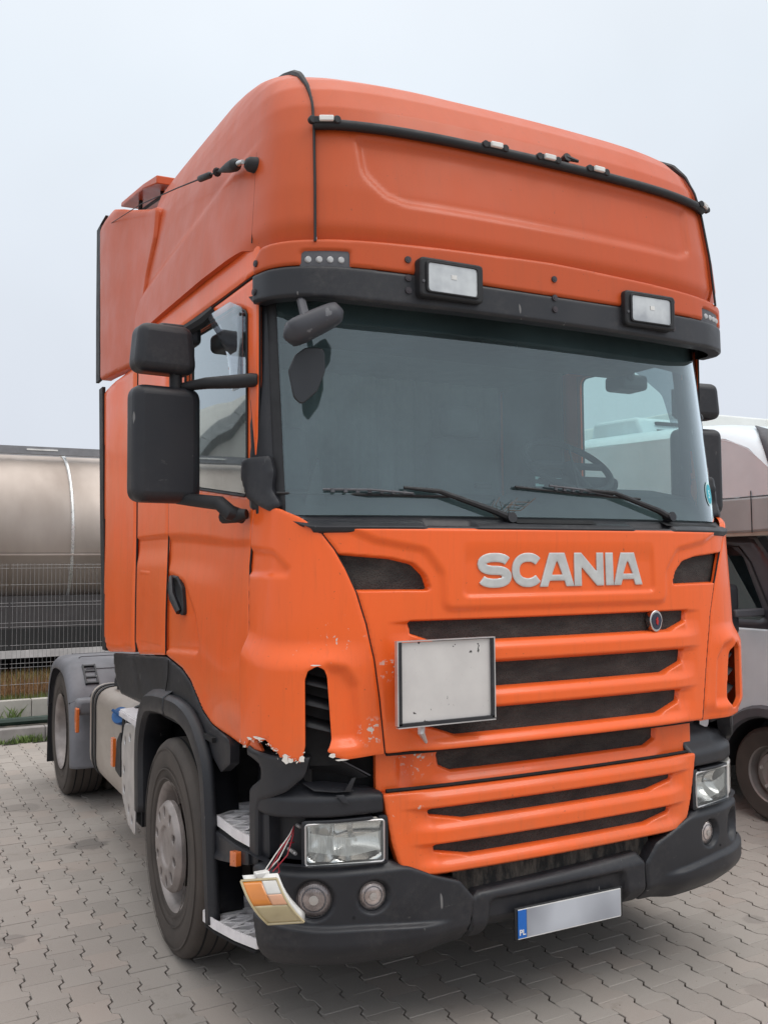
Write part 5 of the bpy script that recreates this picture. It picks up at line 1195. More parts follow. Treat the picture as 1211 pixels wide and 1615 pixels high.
# pleated curtain across the bunk
V=[];F=[];n=120
for i in range(n+1):
    x=-1.12+2.24*i/n; y=1.98+.025*math.sin(i*.9)+.01*math.sin(i*.37)
    V+=[(x,y,1.7),(x,y,3.06)]
for i in range(n): F.append((2*i,2*i+2,2*i+3,2*i+1))
mk('bunk_curtain',V,F,M['curtain'],TR)
for sx in (-1,1): MB().box((sx*1.165,1.72,2.35),(.02,.62,1.40)).build('cab_side_lining',M['int_grey'],TR)
mods(MB().box((0,.62,2.93),(2.2,.5,.14)).build('overhead_shelf',M['int_dark'],TR),bev=.02)
for x in (-.55,.5): MB().box((x,.36,2.885),(.85,.012,.14),rot('X',-18)).build('interior_sun_blind',M['int_dark'],TR)
# papers and sticker on the glass
def disc(surf,s,z,r,mat,name,k,par,rz=1.25,inner=0):
    V=[tuple(offs(surf,k)(s+r*math.cos(a),z+r*rz*math.sin(a))) for a in np.linspace(0,2*math.pi,28,endpoint=False)]
    return mk(name,V,[tuple(range(len(V)))],mat,par,smooth=False)
st0=disc(s_glass,1.075,2.165,.047,M['palew'],'round_sticker',.003,TR); disc(s_glass,1.075,2.165,.038,M['teal'],'sticker_face',.0045,st0)
p=Vector(offs(s_glass,.0065)(1.075,2.165)); nn=(Vector(offs(s_glass,1.0)(1.075,2.165))-p).normalized(); text('5',.055,p+Vector((0,0,-.02)),M['palew'],st0,'sticker_number',Matrix.Rotation(math.atan2(nn.x,-nn.y),4,'Z')@Matrix.Rotation(R(83),4,'X'))
for x,z in ((.38,2.26),(.49,2.255),(.38,2.225),(.49,2.22)):
    MB().box((x,.60,z),(.05,.004,.014)).build('dashboard_card',M['palew'],TR)
MB().box((-.02,.50,2.20),(.085,.02,.022)).build('dashboard_gadget',M['rubber'],TR)
MB().prism([(-1.02,2.02),(-.94,2.27),(-.90,2.03)],'y',.30,.33).build('interior_sail',M['int_dark'],TR)
MB().tube([(.44,.34,2.04),(.40,.34,2.22),(.37,.36,2.40)],.006,5).build('mobile_aerial',M['rubber'],TR)
# ================================================================== SURROUNDINGS
def tagS(o,kind='structure'): o['kind']=kind; return o
def asphalt():
    g=G('bare_ground'); g.col(g.mix(g.rng(g.noise(2,6),.3,.7),(.16,.15,.13),(.24,.23,.21))); g.set(rough=.95); return g.m
gm=asphalt()
gr=tagS(mk('ground',[(-250,-250,-.12),(250,-250,-.12),(250,250,-.12),(-250,250,-.12)],[(0,1,2,3)],gm,smooth=False))
# paving bed (joint sand) under the pavers
def sand():
    g=G('joint_sand'); g.col(g.mix(g.rng(g.noise(30,5),.35,.7),(.028,.022,.018),(.08,.062,.05))); g.set(rough=1); return g.m
PV=tagS(mk('paving',[(-16,-12,-.012),(16,-12,-.012),(16,7.46,-.012),(-16,7.46,-.012)],[(0,1,2,3)],sand(),smooth=False))
def paver_mat():
    g=G('grey_concrete_paver'); n=g.n
    gi=n.new('ShaderNodeNewGeometry'); oi=n.new('ShaderNodeObjectInfo')
    r=g.math('FRACT',g.math('ADD',gi.outputs['Random Per Island'],oi.outputs['Random']))
    base=g.mix(r,(.295,.262,.235),(.365,.326,.294))
    ww=g.n.new('ShaderNodeNewGeometry').outputs['Position']
    w=g.rng(g.noise(.55,4,.6,vec=ww),.35,.7); base=g.mix(g.math('MULTIPLY',w,.5),base,(.23,.205,.185))
    pk=g.rng(g.math('FRACT',g.math('MULTIPLY',r,7.3)),.75,1.0); base=g.mix(g.math('MULTIPLY',pk,.35),base,(.42,.33,.28))
    st=g.rng(g.noise(6,5,.6,vec=ww),.62,.72); base=g.mix(g.math('MULTIPLY',st,.35),base,(.17,.14,.11))
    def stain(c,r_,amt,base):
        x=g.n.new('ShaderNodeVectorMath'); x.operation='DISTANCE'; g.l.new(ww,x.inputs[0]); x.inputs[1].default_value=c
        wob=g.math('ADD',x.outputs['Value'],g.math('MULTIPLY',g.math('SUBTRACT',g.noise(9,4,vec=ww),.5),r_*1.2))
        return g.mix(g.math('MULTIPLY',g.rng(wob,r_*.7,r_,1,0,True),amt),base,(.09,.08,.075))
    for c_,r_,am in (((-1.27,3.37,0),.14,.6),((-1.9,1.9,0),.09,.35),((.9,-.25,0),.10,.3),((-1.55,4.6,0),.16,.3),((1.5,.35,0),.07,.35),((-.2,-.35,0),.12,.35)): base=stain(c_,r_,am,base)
    fn=g.noise(260,3,.7,vec=ww); base=g.mix(g.math('MULTIPLY',g.rng(fn,.35,.7),.35),base,(.45,.42,.39))
    g.col(base); g.set(rough=.85,spec=.3); g.bump(g.noise(420,3,vec=ww),.0012,.6); return g.m
pm=paver_mat()
A1=np.array([.1487,-.0940]); B1=np.array([-.0035,.2]); O1=np.array([.494,.015])
e1=np.array([.1487,.0075]); e1u=e1/np.hypot(*e1); e2u=B1/.2
def paver_mesh():
    # outline in local coords: u across (pitch .149), v along (.2); wide at both ends, waisted in the middle
    hw=.0745; a=.0125; g_=.0024; ge=.0010; out=[]
    R_=[(hw+a-g_,-.1+ge),(hw+a-g_,-.062),(hw-a-g_,-.040),(hw-a-g_,.040),(hw+a-g_,.062),(hw+a-g_,.1-ge)]
    L_=[(-u,v) for u,v in R_[::-1]]; return R_+L_
OUT=paver_mesh()
def shrink(P,k): 
    P=np.array(P); return np.sign(P)*np.maximum(np.abs(P)-k,0)
T0=np.array(OUT); T1=shrink(OUT,.0022); n=len(T0)
def paver_geo():
    V=[(p[0],p[1],0.0) for p in T1]+[(p[0],p[1],-.0024) for p in T0]+[(p[0],p[1],-.016) for p in T0]
    F=[tuple(range(n))]+[(k+n,(k+1)%n+n,(k+1)%n,k) for k in range(n)]+[(k+2*n,(k+1)%n+2*n,(k+1)%n+n,k+n) for k in range(n)]
    return V,F
GV,GF=paver_geo(); GV=np.array(GV)
W2=np.stack([e1u,e2u],0)
cells=[]
for i in range(-75,80):
    for j in range(-60,110):
        if True:
            k=i
            c=O1+e1*.5+B1*.5+i*np.array([e1[0],e1[1]])+ (j*.2 - ((i*.1015)%.2))*e2u
            if -4.5<c[0]<8.5 and -3.2<c[1]<7.36: cells.append(c)
cells=np.array(cells)
Cc=np.array(camo.location); RR=np.array(_R);UU=np.array(_U);FF_=np.array(_F)
d=np.column_stack([cells,np.zeros(len(cells))])-Cc; z=d@FF_; px=383.5+1485.7*767/1211*(d@RR)/z; py=512-1485.7*767/1211*(d@UU)/z
vis=(z>.3)&(px>-20)&(px<787)&(py<1050)&(py>0)
occ=(np.abs(cells[:,0])<1.15)&(cells[:,1]>.75)&(cells[:,1]<6)
score=np.where(vis&~occ,1/z**2,0)
order=np.argsort(-score); top=order[:300]; rest=order[300:]
me=bpy.data.meshes.new('paver'); me.from_pydata([tuple(v) for v in GV],[],GF); me.materials.append(pm)
ang=math.atan2(e1u[1],e1u[0])
for q in top:
    o=bpy.data.objects.new('paver',me); COL.objects.link(o); o.parent=PV
    o.location=(cells[q][0],cells[q][1],random.gauss(0,.0010)); o.rotation_euler=(random.gauss(0,.004),random.gauss(0,.004),ang+random.gauss(0,.004))
allV=[];allF=[];b=0
for q in rest:
    r_=rng.normal(0,.004,3); xy=GV[:,:2]@W2+cells[q]; zz=GV[:,2]+rng.normal(0,.001)+GV[:,0]*r_[0]+GV[:,1]*r_[1]
    allV.append(np.column_stack([xy,zz])); allF+= [tuple(i+b for i in f) for f in GF]; b+=len(GV)
o=mk('distant_pavers',np.vstack(allV),allF,pm,PV,smooth=False); o['kind']='stuff'
# plain paving beyond the frame
MBp=[(-16,-12,-3.1,0),(0,0,0,0)]
def slab(x0,x1,y0,y1,name='outer_paving'):
    return tagS(mk(name,[(x0,y0,-.003),(x1,y0,-.003),(x1,y1,-.003),(x0,y1,-.003)],[(0,1,2,3)],pm,smooth=False))
slab(-16,16,-12,-3.15); slab(-16,-4.45,-3.15,7.40); slab(8.45,16,-3.15,7.40)
# small weeds and kerb
def kerb(name,x0,x1,y,z,w,h,mat,label,grp,L=1.0):
    x=x0; k=0; first=None
    while x<x1:
        ob=mods(MB().box((x+L/2,y,z+h/2-.10),(L-.006,w,h+.2)).build('kerb_stone',mat,None,smooth=False),bev=.008)
        ob['label']=label; ob['category']='kerb stone'; ob['group']=grp; x+=L
conc=simple('pale_kerb_concrete',(.42,.40,.36),.9,bump=.001,bs=120,var=.2,scale=3)
grey=simple('grey_kerb_concrete',(.27,.25,.24),.9,bump=.001,bs=120,var=.25,scale=5)
kerb('k',-3.0,9.0,7.52,0,.12,.145,grey,'grey concrete kerb stone at the far edge of the paving','kerb stones along the far edge')
kerb('k',-3.0,9.0,8.66,.02,.10,.27,conc,'pale yellowish edging stone behind the kerb, under the fence','edging stones under the fence')
def gravel():
    g=G('dark_strip_soil'); g.col(g.mix(g.rng(g.noise(12,6),.35,.7),(.03,.028,.025),(.12,.10,.08))); g.set(rough=1); g.bump(g.noise(40,5),.01,.8); return g.m
tagS(mk('soil_strip',[(-6,7.55,.03),(14,7.55,.03),(14,8.66,.03),(-6,8.66,.03)],[(0,1,2,3)],gravel(),smooth=False))
MB().tube([(-6,8.46,.07),(14,8.46,.07)],.045,8).build('drain_pipe',simple('dark_green_pipe',(.02,.04,.03),.5),None).__setitem__('label','dark pipe lying along the edging stones'); bpy.data.objects['drain_pipe']['category']='pipe'
# grass verge, rising a little
def grassmat(a,b): 
    g=G('rough_grass'); gi=g.n.new('ShaderNodeNewGeometry'); g.col(g.mix(gi.outputs['Random Per Island'],a,b)); g.set(rough=.8); return g.m
vg=G('verge_soil'); vg.col(vg.mix(vg.rng(vg.noise(1.5,5),.4,.65),(.10,.11,.04),(.16,.09,.05))); vg.set(rough=1)
def vz(y): return .16+.055*max(0,y-8.75)
tagS(mk('verge',[(-14,8.70,.15),(16,8.70,.15),(16,10.8,vz(10.8)),(-14,10.8,vz(10.8)),(16,60,.3),(-14,60,.3)],[(0,1,2,3),(3,2,4,5)],vg.m,smooth=False))
def blades(n,x0,x1,y0,y1,h,mat,name,zf,seed=1,lean=.4,w=.006):
    r=np.random.default_rng(seed); V=[];F=[]
    for i in range(n):
        x,y=r.uniform(x0,x1),r.uniform(y0,y1); a=r.uniform(0,6.28); hh=h*r.uniform(.4,1.1); l=r.uniform(0,lean)*hh; la=r.uniform(0,6.28); z=zf(y)
        dx,dy=w*math.cos(a),w*math.sin(a); k=len(V)
        V+=[(x-dx,y-dy,z),(x+dx,y+dy,z),(x+l*math.cos(la),y+l*math.sin(la),z+hh)]; F.append((k,k+1,k+2))
    return mk(name,V,F,mat,None,smooth=False)
tagS(blades(26000,-3.5,2.5,8.72,9.5,.09,grassmat((.10,.13,.035),(.22,.24,.07)),'grass',vz,1),'stuff')
tagS(blades(14000,-3.5,2.5,9.3,10.6,.22,grassmat((.20,.09,.035),(.34,.20,.09)),'dry_grass',vz,2,.6),'stuff')
tagS(blades(9000,-3.5,2.5,10.0,10.8,.20,grassmat((.12,.13,.035),(.30,.30,.10)),'tall_grass',vz,5,.5),'stuff')
def weed(x,y,n,h,lab,seed,sp=.12,z=.0):
    r=np.random.default_rng(seed); V=[];F=[]
    for i in range(n):
        cx,cy=x+r.normal(0,sp),y+r.normal(0,.02); a=r.uniform(0,6.28); hh=h*r.uniform(.3,1); l=hh*r.uniform(.2,.9); w=.006
        k=len(V); V+=[(cx-w*math.sin(a),cy+w*math.cos(a),z),(cx+w*math.sin(a),cy-w*math.cos(a),z),(cx+l*.6*math.cos(a)+w*math.sin(a),cy+l*.6*math.sin(a)-w*math.cos(a),z+hh*.7),(cx+l*math.cos(a),cy+l*math.sin(a),z+hh)]; F.append((k,k+1,k+2,k+3))
    o=mk('weed',V,F,grassmat((.08,.14,.03),(.20,.27,.08)),None,smooth=False); o['label']=lab; o['category']='weed'; return o
weed(-1.17,7.42,160,.10,'low clump of weeds in front of the far kerb, nearest the mud flap',3,.10); weed(-1.42,7.42,70,.06,'small flat weed tuft by the far kerb, left of the larger clump',4,.09)
weed(-1.22,8.56,60,.22,'thin grass tuft growing in the dark strip behind the kerb',6,.06,.03)
# ---- welded mesh fence ----------------------------------------------------------
FY=9.05; wm=simple('galvanised_wire',(.30,.29,.29),.6,.3)
FZ0,FZ1=.18,1.86
dark_post=simple('fence_post_steel',(.30,.30,.30),.5,.5)
FN=empty('mesh_fence',(0,FY,.15),'galvanised welded wire mesh fence in front of the silver tank trailer','fence')
hz=[.22,.45,.60,.82,1.02,1.10,1.32,1.48,1.53,1.70,1.81,1.85]
for x0 in (-6.2,-3.7,-1.2+2.5*0-0,1.3,3.8,6.3)[:6]:
    m=MB(); 
    for k in range(50):
        x=x0+.025+.0495*k; m.tube([(x,FY,FZ0),(x,FY,FZ1+.02)],.0019,4,cap=False)
    for z_ in (.22,.42,.62,.67,.89,1.11,1.16,1.36,1.40,1.62,1.82,1.86): m.tube([(x0,FY-.004,z_),(x0+2.48,FY-.004,z_)],.0023,4,cap=False)
    m.build('mesh_panel',wm,FN,smooth=False,fix=False)
for x0 in (-6.2,-3.7,1.3,3.8,6.3): MB().box((x0-.01,FY+.03,.9),(.05,.05,2.0)).build('fence_post',dark_post,FN,smooth=False)
# ---- silver tank trailer behind the fence ------------------------------------------
def steel():
    g=G('brushed_tank_steel'); f=g.rng(g.noise(1.2,4,.5,sc3=(1.4,1,.6)),.3,.7); g.col(g.mix(f,(.36,.30,.26),(.52,.45,.40))); g.set(metal=.55,rough=g.rng(g.noise(2,3,sc3=(3,1,.3)),.3,.7,.48,.58)); return g.m
TK=empty('tank_trailer',(1.0,11.4,.0),'long polished steel tank trailer parked behind the mesh fence','trailer')
TC=(11.45,2.30); RY_,RZ_=1.25,1.16
V=[];F=[];na=64
xs=[-9,-.32,-.30,-.28,3.5,3.52,3.54,9]
for x in xs:
    rr=1.012 if x in(-.30,3.52) else 1.0
    for k in range(na): a=2*math.pi*k/na; V.append((x,TC[0]+RY_*rr*math.cos(a),TC[1]+RZ_*rr*math.sin(a)))
for i in range(len(xs)-1): F+=[(i*na+k,i*na+(k+1)%na,(i+1)*na+(k+1)%na,(i+1)*na+k) for k in range(na)]
F+=[tuple(range(na)),tuple((len(xs)-1)*na+k for k in range(na))]
sm=steel(); MB().add(V,F).build('tank_shell',sm,TK)
ring=[(-.30+.0,TC[0]+RY_*1.02*math.cos(a),TC[1]+RZ_*1.02*math.sin(a)) for a in np.linspace(R(95),R(265),40)]
MB().tube(ring,.022,6).build('tank_ring',simple('bright_weld_band',(.75,.75,.73),.3,.6),TK)
MB().box((0,TC[0]-.55,TC[1]+RZ_+.02),(18,.10,.11)).box((0,TC[0]+.55,TC[1]+RZ_+.02),(18,.10,.11)).build('top_rail',simple('grey_walkway',(.22,.22,.23),.6),TK)
for x in np.arange(-4.7,3,1.02): MB().box((x,TC[0]-.605,TC[1]+RZ_+.03),(.42,.008,.022)).build('rail_label',M['white'],TK)
MB().box((0,10.195,2.00),(18,.02,.022)).build('tank_bead',sm,TK)
for za,zb_,c,nm in ((1.0,1.44,(.055,.05,.05),'side_guard'),(.72,1.0,(.02,.02,.02),'under_guard')): 
    MB().box((0,TC[0]-.95+.0,(za+zb_)/2),(18,.04,zb_-za)).build(nm,simple(nm+'_paint',c,.6),TK,smooth=False)
MB().box((0,TC[0]-1.0,.66),(18,.08,.10)).build('frame_rail',simple('pale_rail',(.55,.53,.52),.5),TK,smooth=False)
MB().box((0,TC[0],.86),(18,1.2,.25)).box((0,TC[0]+.2,.5),(18,1.0,.5)).build('trailer_chassis',M['black'],TK,smooth=False)
for x in (-6,-4.6,-3.2,5.2,6.5): MB().lathe(tyre_prof(.38),(0,TC[0]-.85,.503),'x',1) if False else MB().lathe([(-.19,.25),(-.19,.48),(-.12,.503),(.12,.503),(.19,.48),(.19,.25)],(x,TC[0]-.8,.503),'y',32).build('trailer_wheel',M['tyre'],TK)
# ---- white van with sleeper pod, parked on the other side ----------------------------
def van():
    VX=3.0; ax=1.53
    VR=empty('cargo_van',(VX+1.0,ax+1.2,0),'white van with dark cab pillars and a grey striped pod on its roof','van')
    wp=simple('dusty_white_van_paint',(.68,.77,.82),.35,var=.07,scale=3,coat=.4); gp_=simple('grey_pod_base',(.36,.41,.42),.5,var=.15,scale=2)  # white for the body, a separate grey for the lower pod
    dk=simple('dark_van_paint',(.030,.032,.042),.35,coat=.4)
    gls=glass('van_window',(.25,.33,.34),1.5,.15,(.25,.32,.34),2.0)
    x0,x1=VX,VX+2.0
    # lower body side (door + wing) with wheel opening
    arch=[(ax+.44*math.cos(a),.36+.44*math.sin(a)) for a in np.linspace(R(175),R(5),16)]
    body=[(ax-1.02,.34),(ax-1.05,.75),(ax-.98,1.02),(ax-.86,1.20),(ax-.45,1.36),(ax+.14,1.36),(ax+2.2,1.36),(ax+2.2,.32)]+[(ax+.46,.32)]+[(y,z) for y,z in arch[::-1]]+[(ax-.46,.34)]
    ob=MB().prism(body,'x',x0,x0+.05).build('side_panel',wp,VR,angle=30); mods(ob,bev=.015)
    ob=MB().prism(body,'x',x1-.05,x1).build('side_panel',wp,VR,angle=30); mods(ob,bev=.015)
    MB().prism([(ax-1.0,.4),(ax-1.03,.75),(ax-.96,1.0),(ax-.79,1.18),(ax-.2,1.34),(ax+2.2,1.34),(ax+2.2,.4)],'x',x0+.45,x1-.45).build('body_core',dk,VR,smooth=False)
    mods(MB().prism([(ax-1.06,.30),(ax-1.08,.62),(ax-1.02,.66),(ax-.95,.62),(ax-.5,.60),(ax-.46,.34)],'x',x0-.005,x1+.005).build('front_bumper',M['plastic'],VR),bev=.03)
    # bonnet
    MB().add([(x0+.02,ax-.98,1.02),(x1-.02,ax-.98,1.02),(x1-.02,ax-.80,1.20),(x0+.02,ax-.80,1.20),(x1-.06,ax-.42,1.37),(x0+.06,ax-.42,1.37)],[(0,1,2,3),(3,2,4,5)]).build('bonnet',wp,VR,smooth=False)
    # wheel arch trim + wheels
    for x_,s_ in ((x0,-1),(x1,1)):
        m=MB(); n=20; V=[];F=[]
        for a in np.linspace(R(-5),R(185),n):
            for r,dx in ((.385,.0),(.40,.03),(.455,.03),(.475,.0)): V.append((x_+s_*dx,ax+r*math.cos(a),.35+r*math.sin(a)))
        for i in range(n-1):
            for k in range(3): F.append((i*4+k,i*4+k+1,(i+1)*4+k+1,(i+1)*4+k))
        m.add(V,F).build('wheel_arch_trim',M['plastic_grey'],VR)
        m=MB(); V=[];F=[]
        for a in np.linspace(R(-5),R(185),n):
            for xx in (x_,x_-s_*.30): V.append((xx,ax+.40*math.cos(a),.36+.40*math.sin(a)))
        for i in range(n-1): F.append((i*2,i*2+1,i*2+3,i*2+2))
        m.add(V,F).build('wheel_well',M['black'],VR)
        for yw in (ax,ax+3.6):
            c=(x_-s_*.13,yw,.338)
            w=MB().lathe([(-.10,.2),(-.11,.30),(-.085,.33),(0,.338),(.085,.33),(.11,.30),(.10,.215),(.09,.205)],c,'x',40).build('van_tyre',M['tyre'],VR)
            rm=MB().lathe([(s_*.095,.207),(s_*.085,.195),(s_*.02,.185),(s_*.02,.165),(s_*.06,.145),(s_*.07,.10),(s_*.05,.07),(s_*.05,.0001)],c,'x',36).build('van_rim',simple('van_rim_steel',(.30,.28,.27),.5,.6),VR)
            for k in range(5):
                a=2*math.pi*k/5+.3; MB().lathe([(s_*.015,.0001),(s_*.015,.012),(0,.015)],(c[0]+s_*.066,c[1]+.11*math.cos(a),c[2]+.11*math.sin(a)),'x',6).build('van_wheel_nut',M['alu'],rm)
    MB().box(((x0+x1)/2,ax,.34),(1.7,.1,.1)).box(((x0+x1)/2,ax+3.6,.34),(1.6,.12,.12)).build('van_axle',M['black'],VR,smooth=False)
    # cab: dark pillar and door frame, side window, windscreen
    for x_,s_ in ((x0,-1),(x1,1)):
        win=rpoly([(ax-.01,1.42),(ax+.03,1.50),(ax+.24,1.87),(ax+.36,1.95),(ax+1.2,1.95),(ax+1.2,1.42)],[.03,.1,.1,.05,.03,.03])
        sf=(lambda a,b:np.stack([x1-.10*np.clip((b-1.36)/.66,0,1)+0*a,a,b],-1)) if s_>0 else (lambda a,b:np.stack([x0+.10*np.clip((b-1.36)/.66,0,1)+0*a,-a,b],-1))
        outl=[(ax-.45,1.355),(ax-.15,1.68),(ax+.08,1.95),(ax+.16,2.02),(ax+1.5,2.02),(ax+1.5,1.355)]
        fl_=lambda L_:L_ if s_>0 else [(-a,b) for a,b in L_]
        panel('cab_side_frame',sf,fl_(outl),dk,VR,res=(.03,.03),edge=.01,depth=.04,holes=(fl_(list(win)),))
        panel('cab_side_window',offs(sf,-.012),fl_([(ax-.0,1.40),(ax+.40,1.90),(ax+.55,1.98),(ax+1.25,1.98),(ax+1.25,1.38)]),gls,VR,res=(.2,.2),edge=0,depth=0)
        MB().tube([tuple(offs(sf,.004)(*((q if s_>0 else (-q[0],q[1]))))) for q in ((ax-.10,1.37),(ax-.04,1.50),(ax+.16,1.83),(ax+.28,1.945),(ax+1.0,1.97))],.006,5).build('door_seal',M['black'],VR)
        MB().tube([tuple(offs(sf,.002)(*((q if s_>0 else (-q[0],q[1]))))) for q in ((ax-.12,1.37),(ax-.13,1.36))]+[(x_+s_*.001,ax-.14,1.30),(x_+s_*.001,ax-.15,1.05),(x_+s_*.001,ax-.06,.80)],.005,5).build('door_gap',M['black'],VR)
        # mirror
        mods(MB().box((x_+s_*.10,ax+.04,1.475),(.32,.06,.055)).build('mirror_bracket',M['plastic_grey'],VR),bev=.012)
        mh=mods(MB().box((x_+s_*.28,ax+.10,1.50),(.20,.13,.36)).build('van_mirror',M['plastic'],VR),bev=.04,seg=3)
    Wv=[(x0+.02,ax-.24,1.37),(x1-.02,ax-.24,1.37),(x1-.12,ax+.45,2.02),(x0+.12,ax+.45,2.02)]
    MB().add([(x0+.10,ax-.42,1.38),(x1-.10,ax-.42,1.38),(x1-.19,ax+.15,2.01),(x0+.19,ax+.15,2.01)],[(0,1,2,3)]).build('van_windscreen',gls,VR,smooth=False)
    def q(a,b,c_,d_): return [a,b,c_,d_]
    for xa,xb in ((x0,x0+.12),(x1-.12,x1)):
        pm_=MB().add([(xa,ax-.45,1.36),(xb,ax-.455,1.36),(xb+(.07 if xa==x0 else -.07),ax+.15,2.03),(xa+(.10 if xa==x0 else -.10),ax+.16,2.03)],[(0,1,2,3)])
        mods(pm_.build('windscreen_frame',dk,VR,smooth=False),solid=.03)
    MB().box(((x0+x1)/2,ax+.16,2.0),(1.8,.08,.07)).box(((x0+x1)/2,ax-.44,1.36),(1.95,.06,.05)).build('windscreen_header',dk,VR,smooth=False)
    MB().box(((x0+x1)/2,ax+.42,1.93),(1.7,.30,.10)).box(((x0+x1)/2,ax+.15,1.36),(1.8,.7,.05)).build('van_interior_trim',M['int_dark'],VR,smooth=False)
    for x_ in (x0+.45,x1-.45): 
        s1=mods(MB().box((x_,ax+1.0,1.35),(.46,.16,.7),rot('X',-10)).build('van_seat',M['int_grey'],VR),bev=.05,seg=3); mods(MB().box((x_,ax+.97,1.80),(.26,.10,.22)).build('van_headrest',M['int_grey'],s1),bev=.04)
    MB().box(((x0+x1)/2,ax+1.45,1.6),(1.8,.03,.9)).build('van_bulkhead',M['int_grey'],VR,smooth=False)
    # sleeper pod above the cab
    podL=rpoly([(ax-.02,2.05),(ax+.06,2.30),(ax+.30,2.62),(ax+.62,2.88),(ax+1.1,3.02),(ax+2.0,3.06),(ax+2.0,2.05)],[.05,.1,.3,.3,.2,.03,.02],5)
    low=[(ax-.42,2.06),(ax-.56,2.20),(ax-.50,2.30),(ax+2.0,2.30),(ax+2.0,2.04),(ax+.1,2.04)]
    mods(MB().prism(low,'x',x0-.03,x1+.03).build('pod_base',gp_,VR),bev=.02)
    MB().box(((x0+x1)/2,ax+.85,2.035),(2.04,2.2,.03)).build('pod_ledge',simple('pod_edge',(.35,.33,.28),.6),VR,smooth=False)
    def sec_(u): # y,z profile of the pod top
        return u
    prof=[(ax-.52,2.302),(ax-.38,2.46),(ax-.18,2.64),(ax+.02,2.78),(ax+.26,2.87),(ax+.70,2.94),(ax+2.0,2.98)]
    cols=[0,.05,.12,.22,.40,1.0]; drop=[1,.55,.28,.12,.03,0]
    xs_=[(x0-.03+c,d_) for c,d_ in zip(cols,drop)]+[(x1+.03-c,d_) for c,d_ in zip(cols[:-1][::-1],drop[:-1][::-1])]
    V=[(x_,y_+.22*dr_*max(0,1-(z_-2.302)/.6),z_-.13*dr_*min(1,(z_-2.302)/.3)) for y_,z_ in prof for x_,dr_ in xs_]; nc=len(xs_)
    F=[(i*nc+k,i*nc+k+1,(i+1)*nc+k+1,(i+1)*nc+k) for i in range(len(prof)-1) for k in range(nc-1)]
    mods(MB().add(V,F).build('pod_shell',wp,VR,angle=70),sub=1)
    for sx in (x0-.028,x1+.028):
        W_=[(sx,y_+.22*max(0,1-(z_-2.302)/.6),z_-.13*min(1,(z_-2.302)/.3)) for y_,z_ in prof]+[(sx,ax+2.0,2.302)]
        MB().add(W_,[tuple(range(len(W_)))]).build('pod_side',wp,VR,smooth=False)
    # dark stripe sweeping over the shoulder of the pod
    def pz(y): return float(np.interp(y,[p[0] for p in prof],[p[1] for p in prof]))
    V=[];F=[]
    for y_,w0,w1 in ((ax+.20,.24,.25),(ax+.10,.16,.26),(ax+.0,.08,.26),(ax-.12,.03,.26),(ax-.24,.0,.24),(ax-.36,-.0,.22)):
        for k in range(5):
            c=w0+(w1-w0)*k/4; dr_=float(np.interp(c,cols,drop)); zt=pz(y_)
            V.append((x0-.034+max(c,0),y_+.22*dr_*max(0,1-(zt-2.302)/.6),zt-.13*dr_*min(1,(zt-2.302)/.3)+.008))
    F=[(i*5+k,i*5+k+1,i*5+k+6,i*5+k+5) for i in range(5) for k in range(4)]
    mods(MB().add(V,F).build('pod_stripe',simple('pod_stripe_grey',(.05,.05,.06),.5),VR),solid=.006)
    MB().tube([(x0-.032,ax+.05,2.04),(x0-.034,ax+.05,2.34)],.004,4).build('pod_joint',M['black'],VR)
    # red scrape
    # cargo box and fridge unit
    mods(MB().box(((x0+x1)/2,ax+4.0,1.62),(2.12,3.9,2.3)).build('cargo_box',wp,VR,smooth=False),bev=.02)
    fu=mods(MB().prism([(ax+1.55,2.93),(ax+1.62,3.12),(ax+2.2,3.14),(ax+2.25,2.93)],'x',x0+.35,x0+1.12).build('cooling_unit',wp,VR),bev=.03)
    for z_ in (3.00,3.07): MB().box((x0+.75,ax+1.59,z_),(.40,.03,.03)).build('cooling_grille',M['rubber'],fu,smooth=False)
    return VR
van()
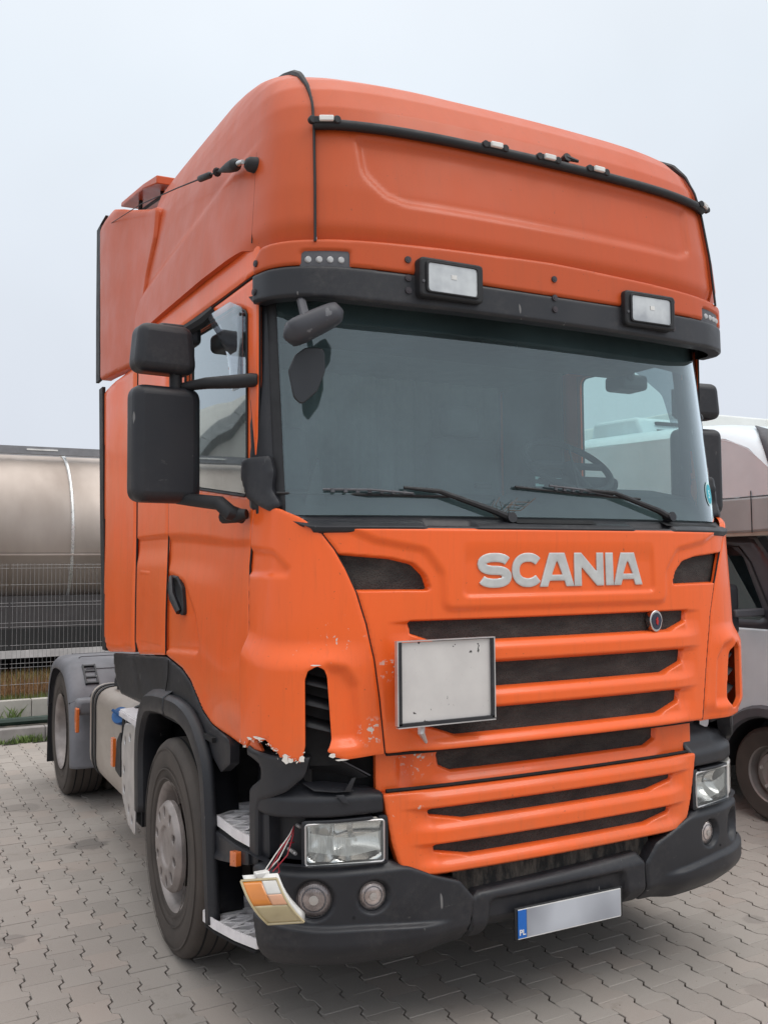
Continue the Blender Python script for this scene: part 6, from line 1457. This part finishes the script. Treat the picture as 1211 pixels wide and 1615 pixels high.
# white box body seen through the cab: a lorry standing beyond the van
BX=empty('box_lorry',(6.4,5.6,0),'white box lorry body seen through the cab windows','lorry')
bw=simple('white_box_panel',(.74,.76,.74),.5,var=.06,scale=2)
mods(MB().box((6.4,6.2,2.2),(2.4,3.4,2.6)).build('lorry_box',bw,BX,smooth=False),bev=.02)
mods(MB().box((6.4,3.7,1.7),(2.3,1.5,2.2)).build('lorry_cab',bw,BX,smooth=False),bev=.15,seg=3)
MB().box((6.4,2.945,2.05),(2.0,.03,.8)).build('lorry_windscreen',M['int_dark'],BX,smooth=False)
for x_ in (5.4,7.4):
    for y_ in (3.7,7.0): MB().lathe([(-.14,.2),(-.14,.44),(-.1,.46),(.1,.46),(.14,.44),(.14,.2)],(x_,y_,.46),'x',28).build('lorry_wheel',M['tyre'],BX)
# pale shed behind the photographer's side, mirrored in the windows

# arched hall that stands to the left of the tank trailer and shows mirrored in the side window
HL=empty('storage_hall',(-11,15,0),'grey arched storage hall left of the tank trailer, seen mirrored in the side window','hall')
arc_=[(-11+6.4*math.cos(a),6.6*math.sin(a)**.9 if math.sin(a)>0 else 0) for a in np.linspace(0,math.pi,30)]
MB().prism(arc_,'y',14.2,30).build('hall_wall',simple('grey_hall_sheet',(.52,.50,.46),.7,var=.08,scale=.5),HL,smooth=False)
for k in range(29):
    a,b=arc_[k],arc_[k+1]; m=MB().tube([(a[0],14.15,a[1]),(b[0],14.15,b[1])],.16,4) if k==0 else m.tube([(a[0],14.15,a[1]),(b[0],14.15,b[1])],.16,4)
m.build('hall_edge',simple('hall_edge_grey',(.20,.21,.21),.6),HL,smooth=False)

# loose grit and bits along the joints
r_=np.random.default_rng(9); V=[];F=[]
for i in range(900):
    x,y=r_.uniform(-2.6,2.2),r_.uniform(-.8,4.5); k=len(V); h=r_.uniform(.0012,.004)
    for q in range(3): V.append((x+h*math.cos(q*2.1+x*9),y+h*math.sin(q*2.1+x*9),.0006))
    V.append((x,y,h)); F+=[(k,k+1,k+3),(k+1,k+2,k+3),(k+2,k,k+3)]
o=mk('grit',V,F,simple('grit_bits',(.16,.13,.10),.9,var=.5,scale=30),None,smooth=False); o['kind']='stuff'
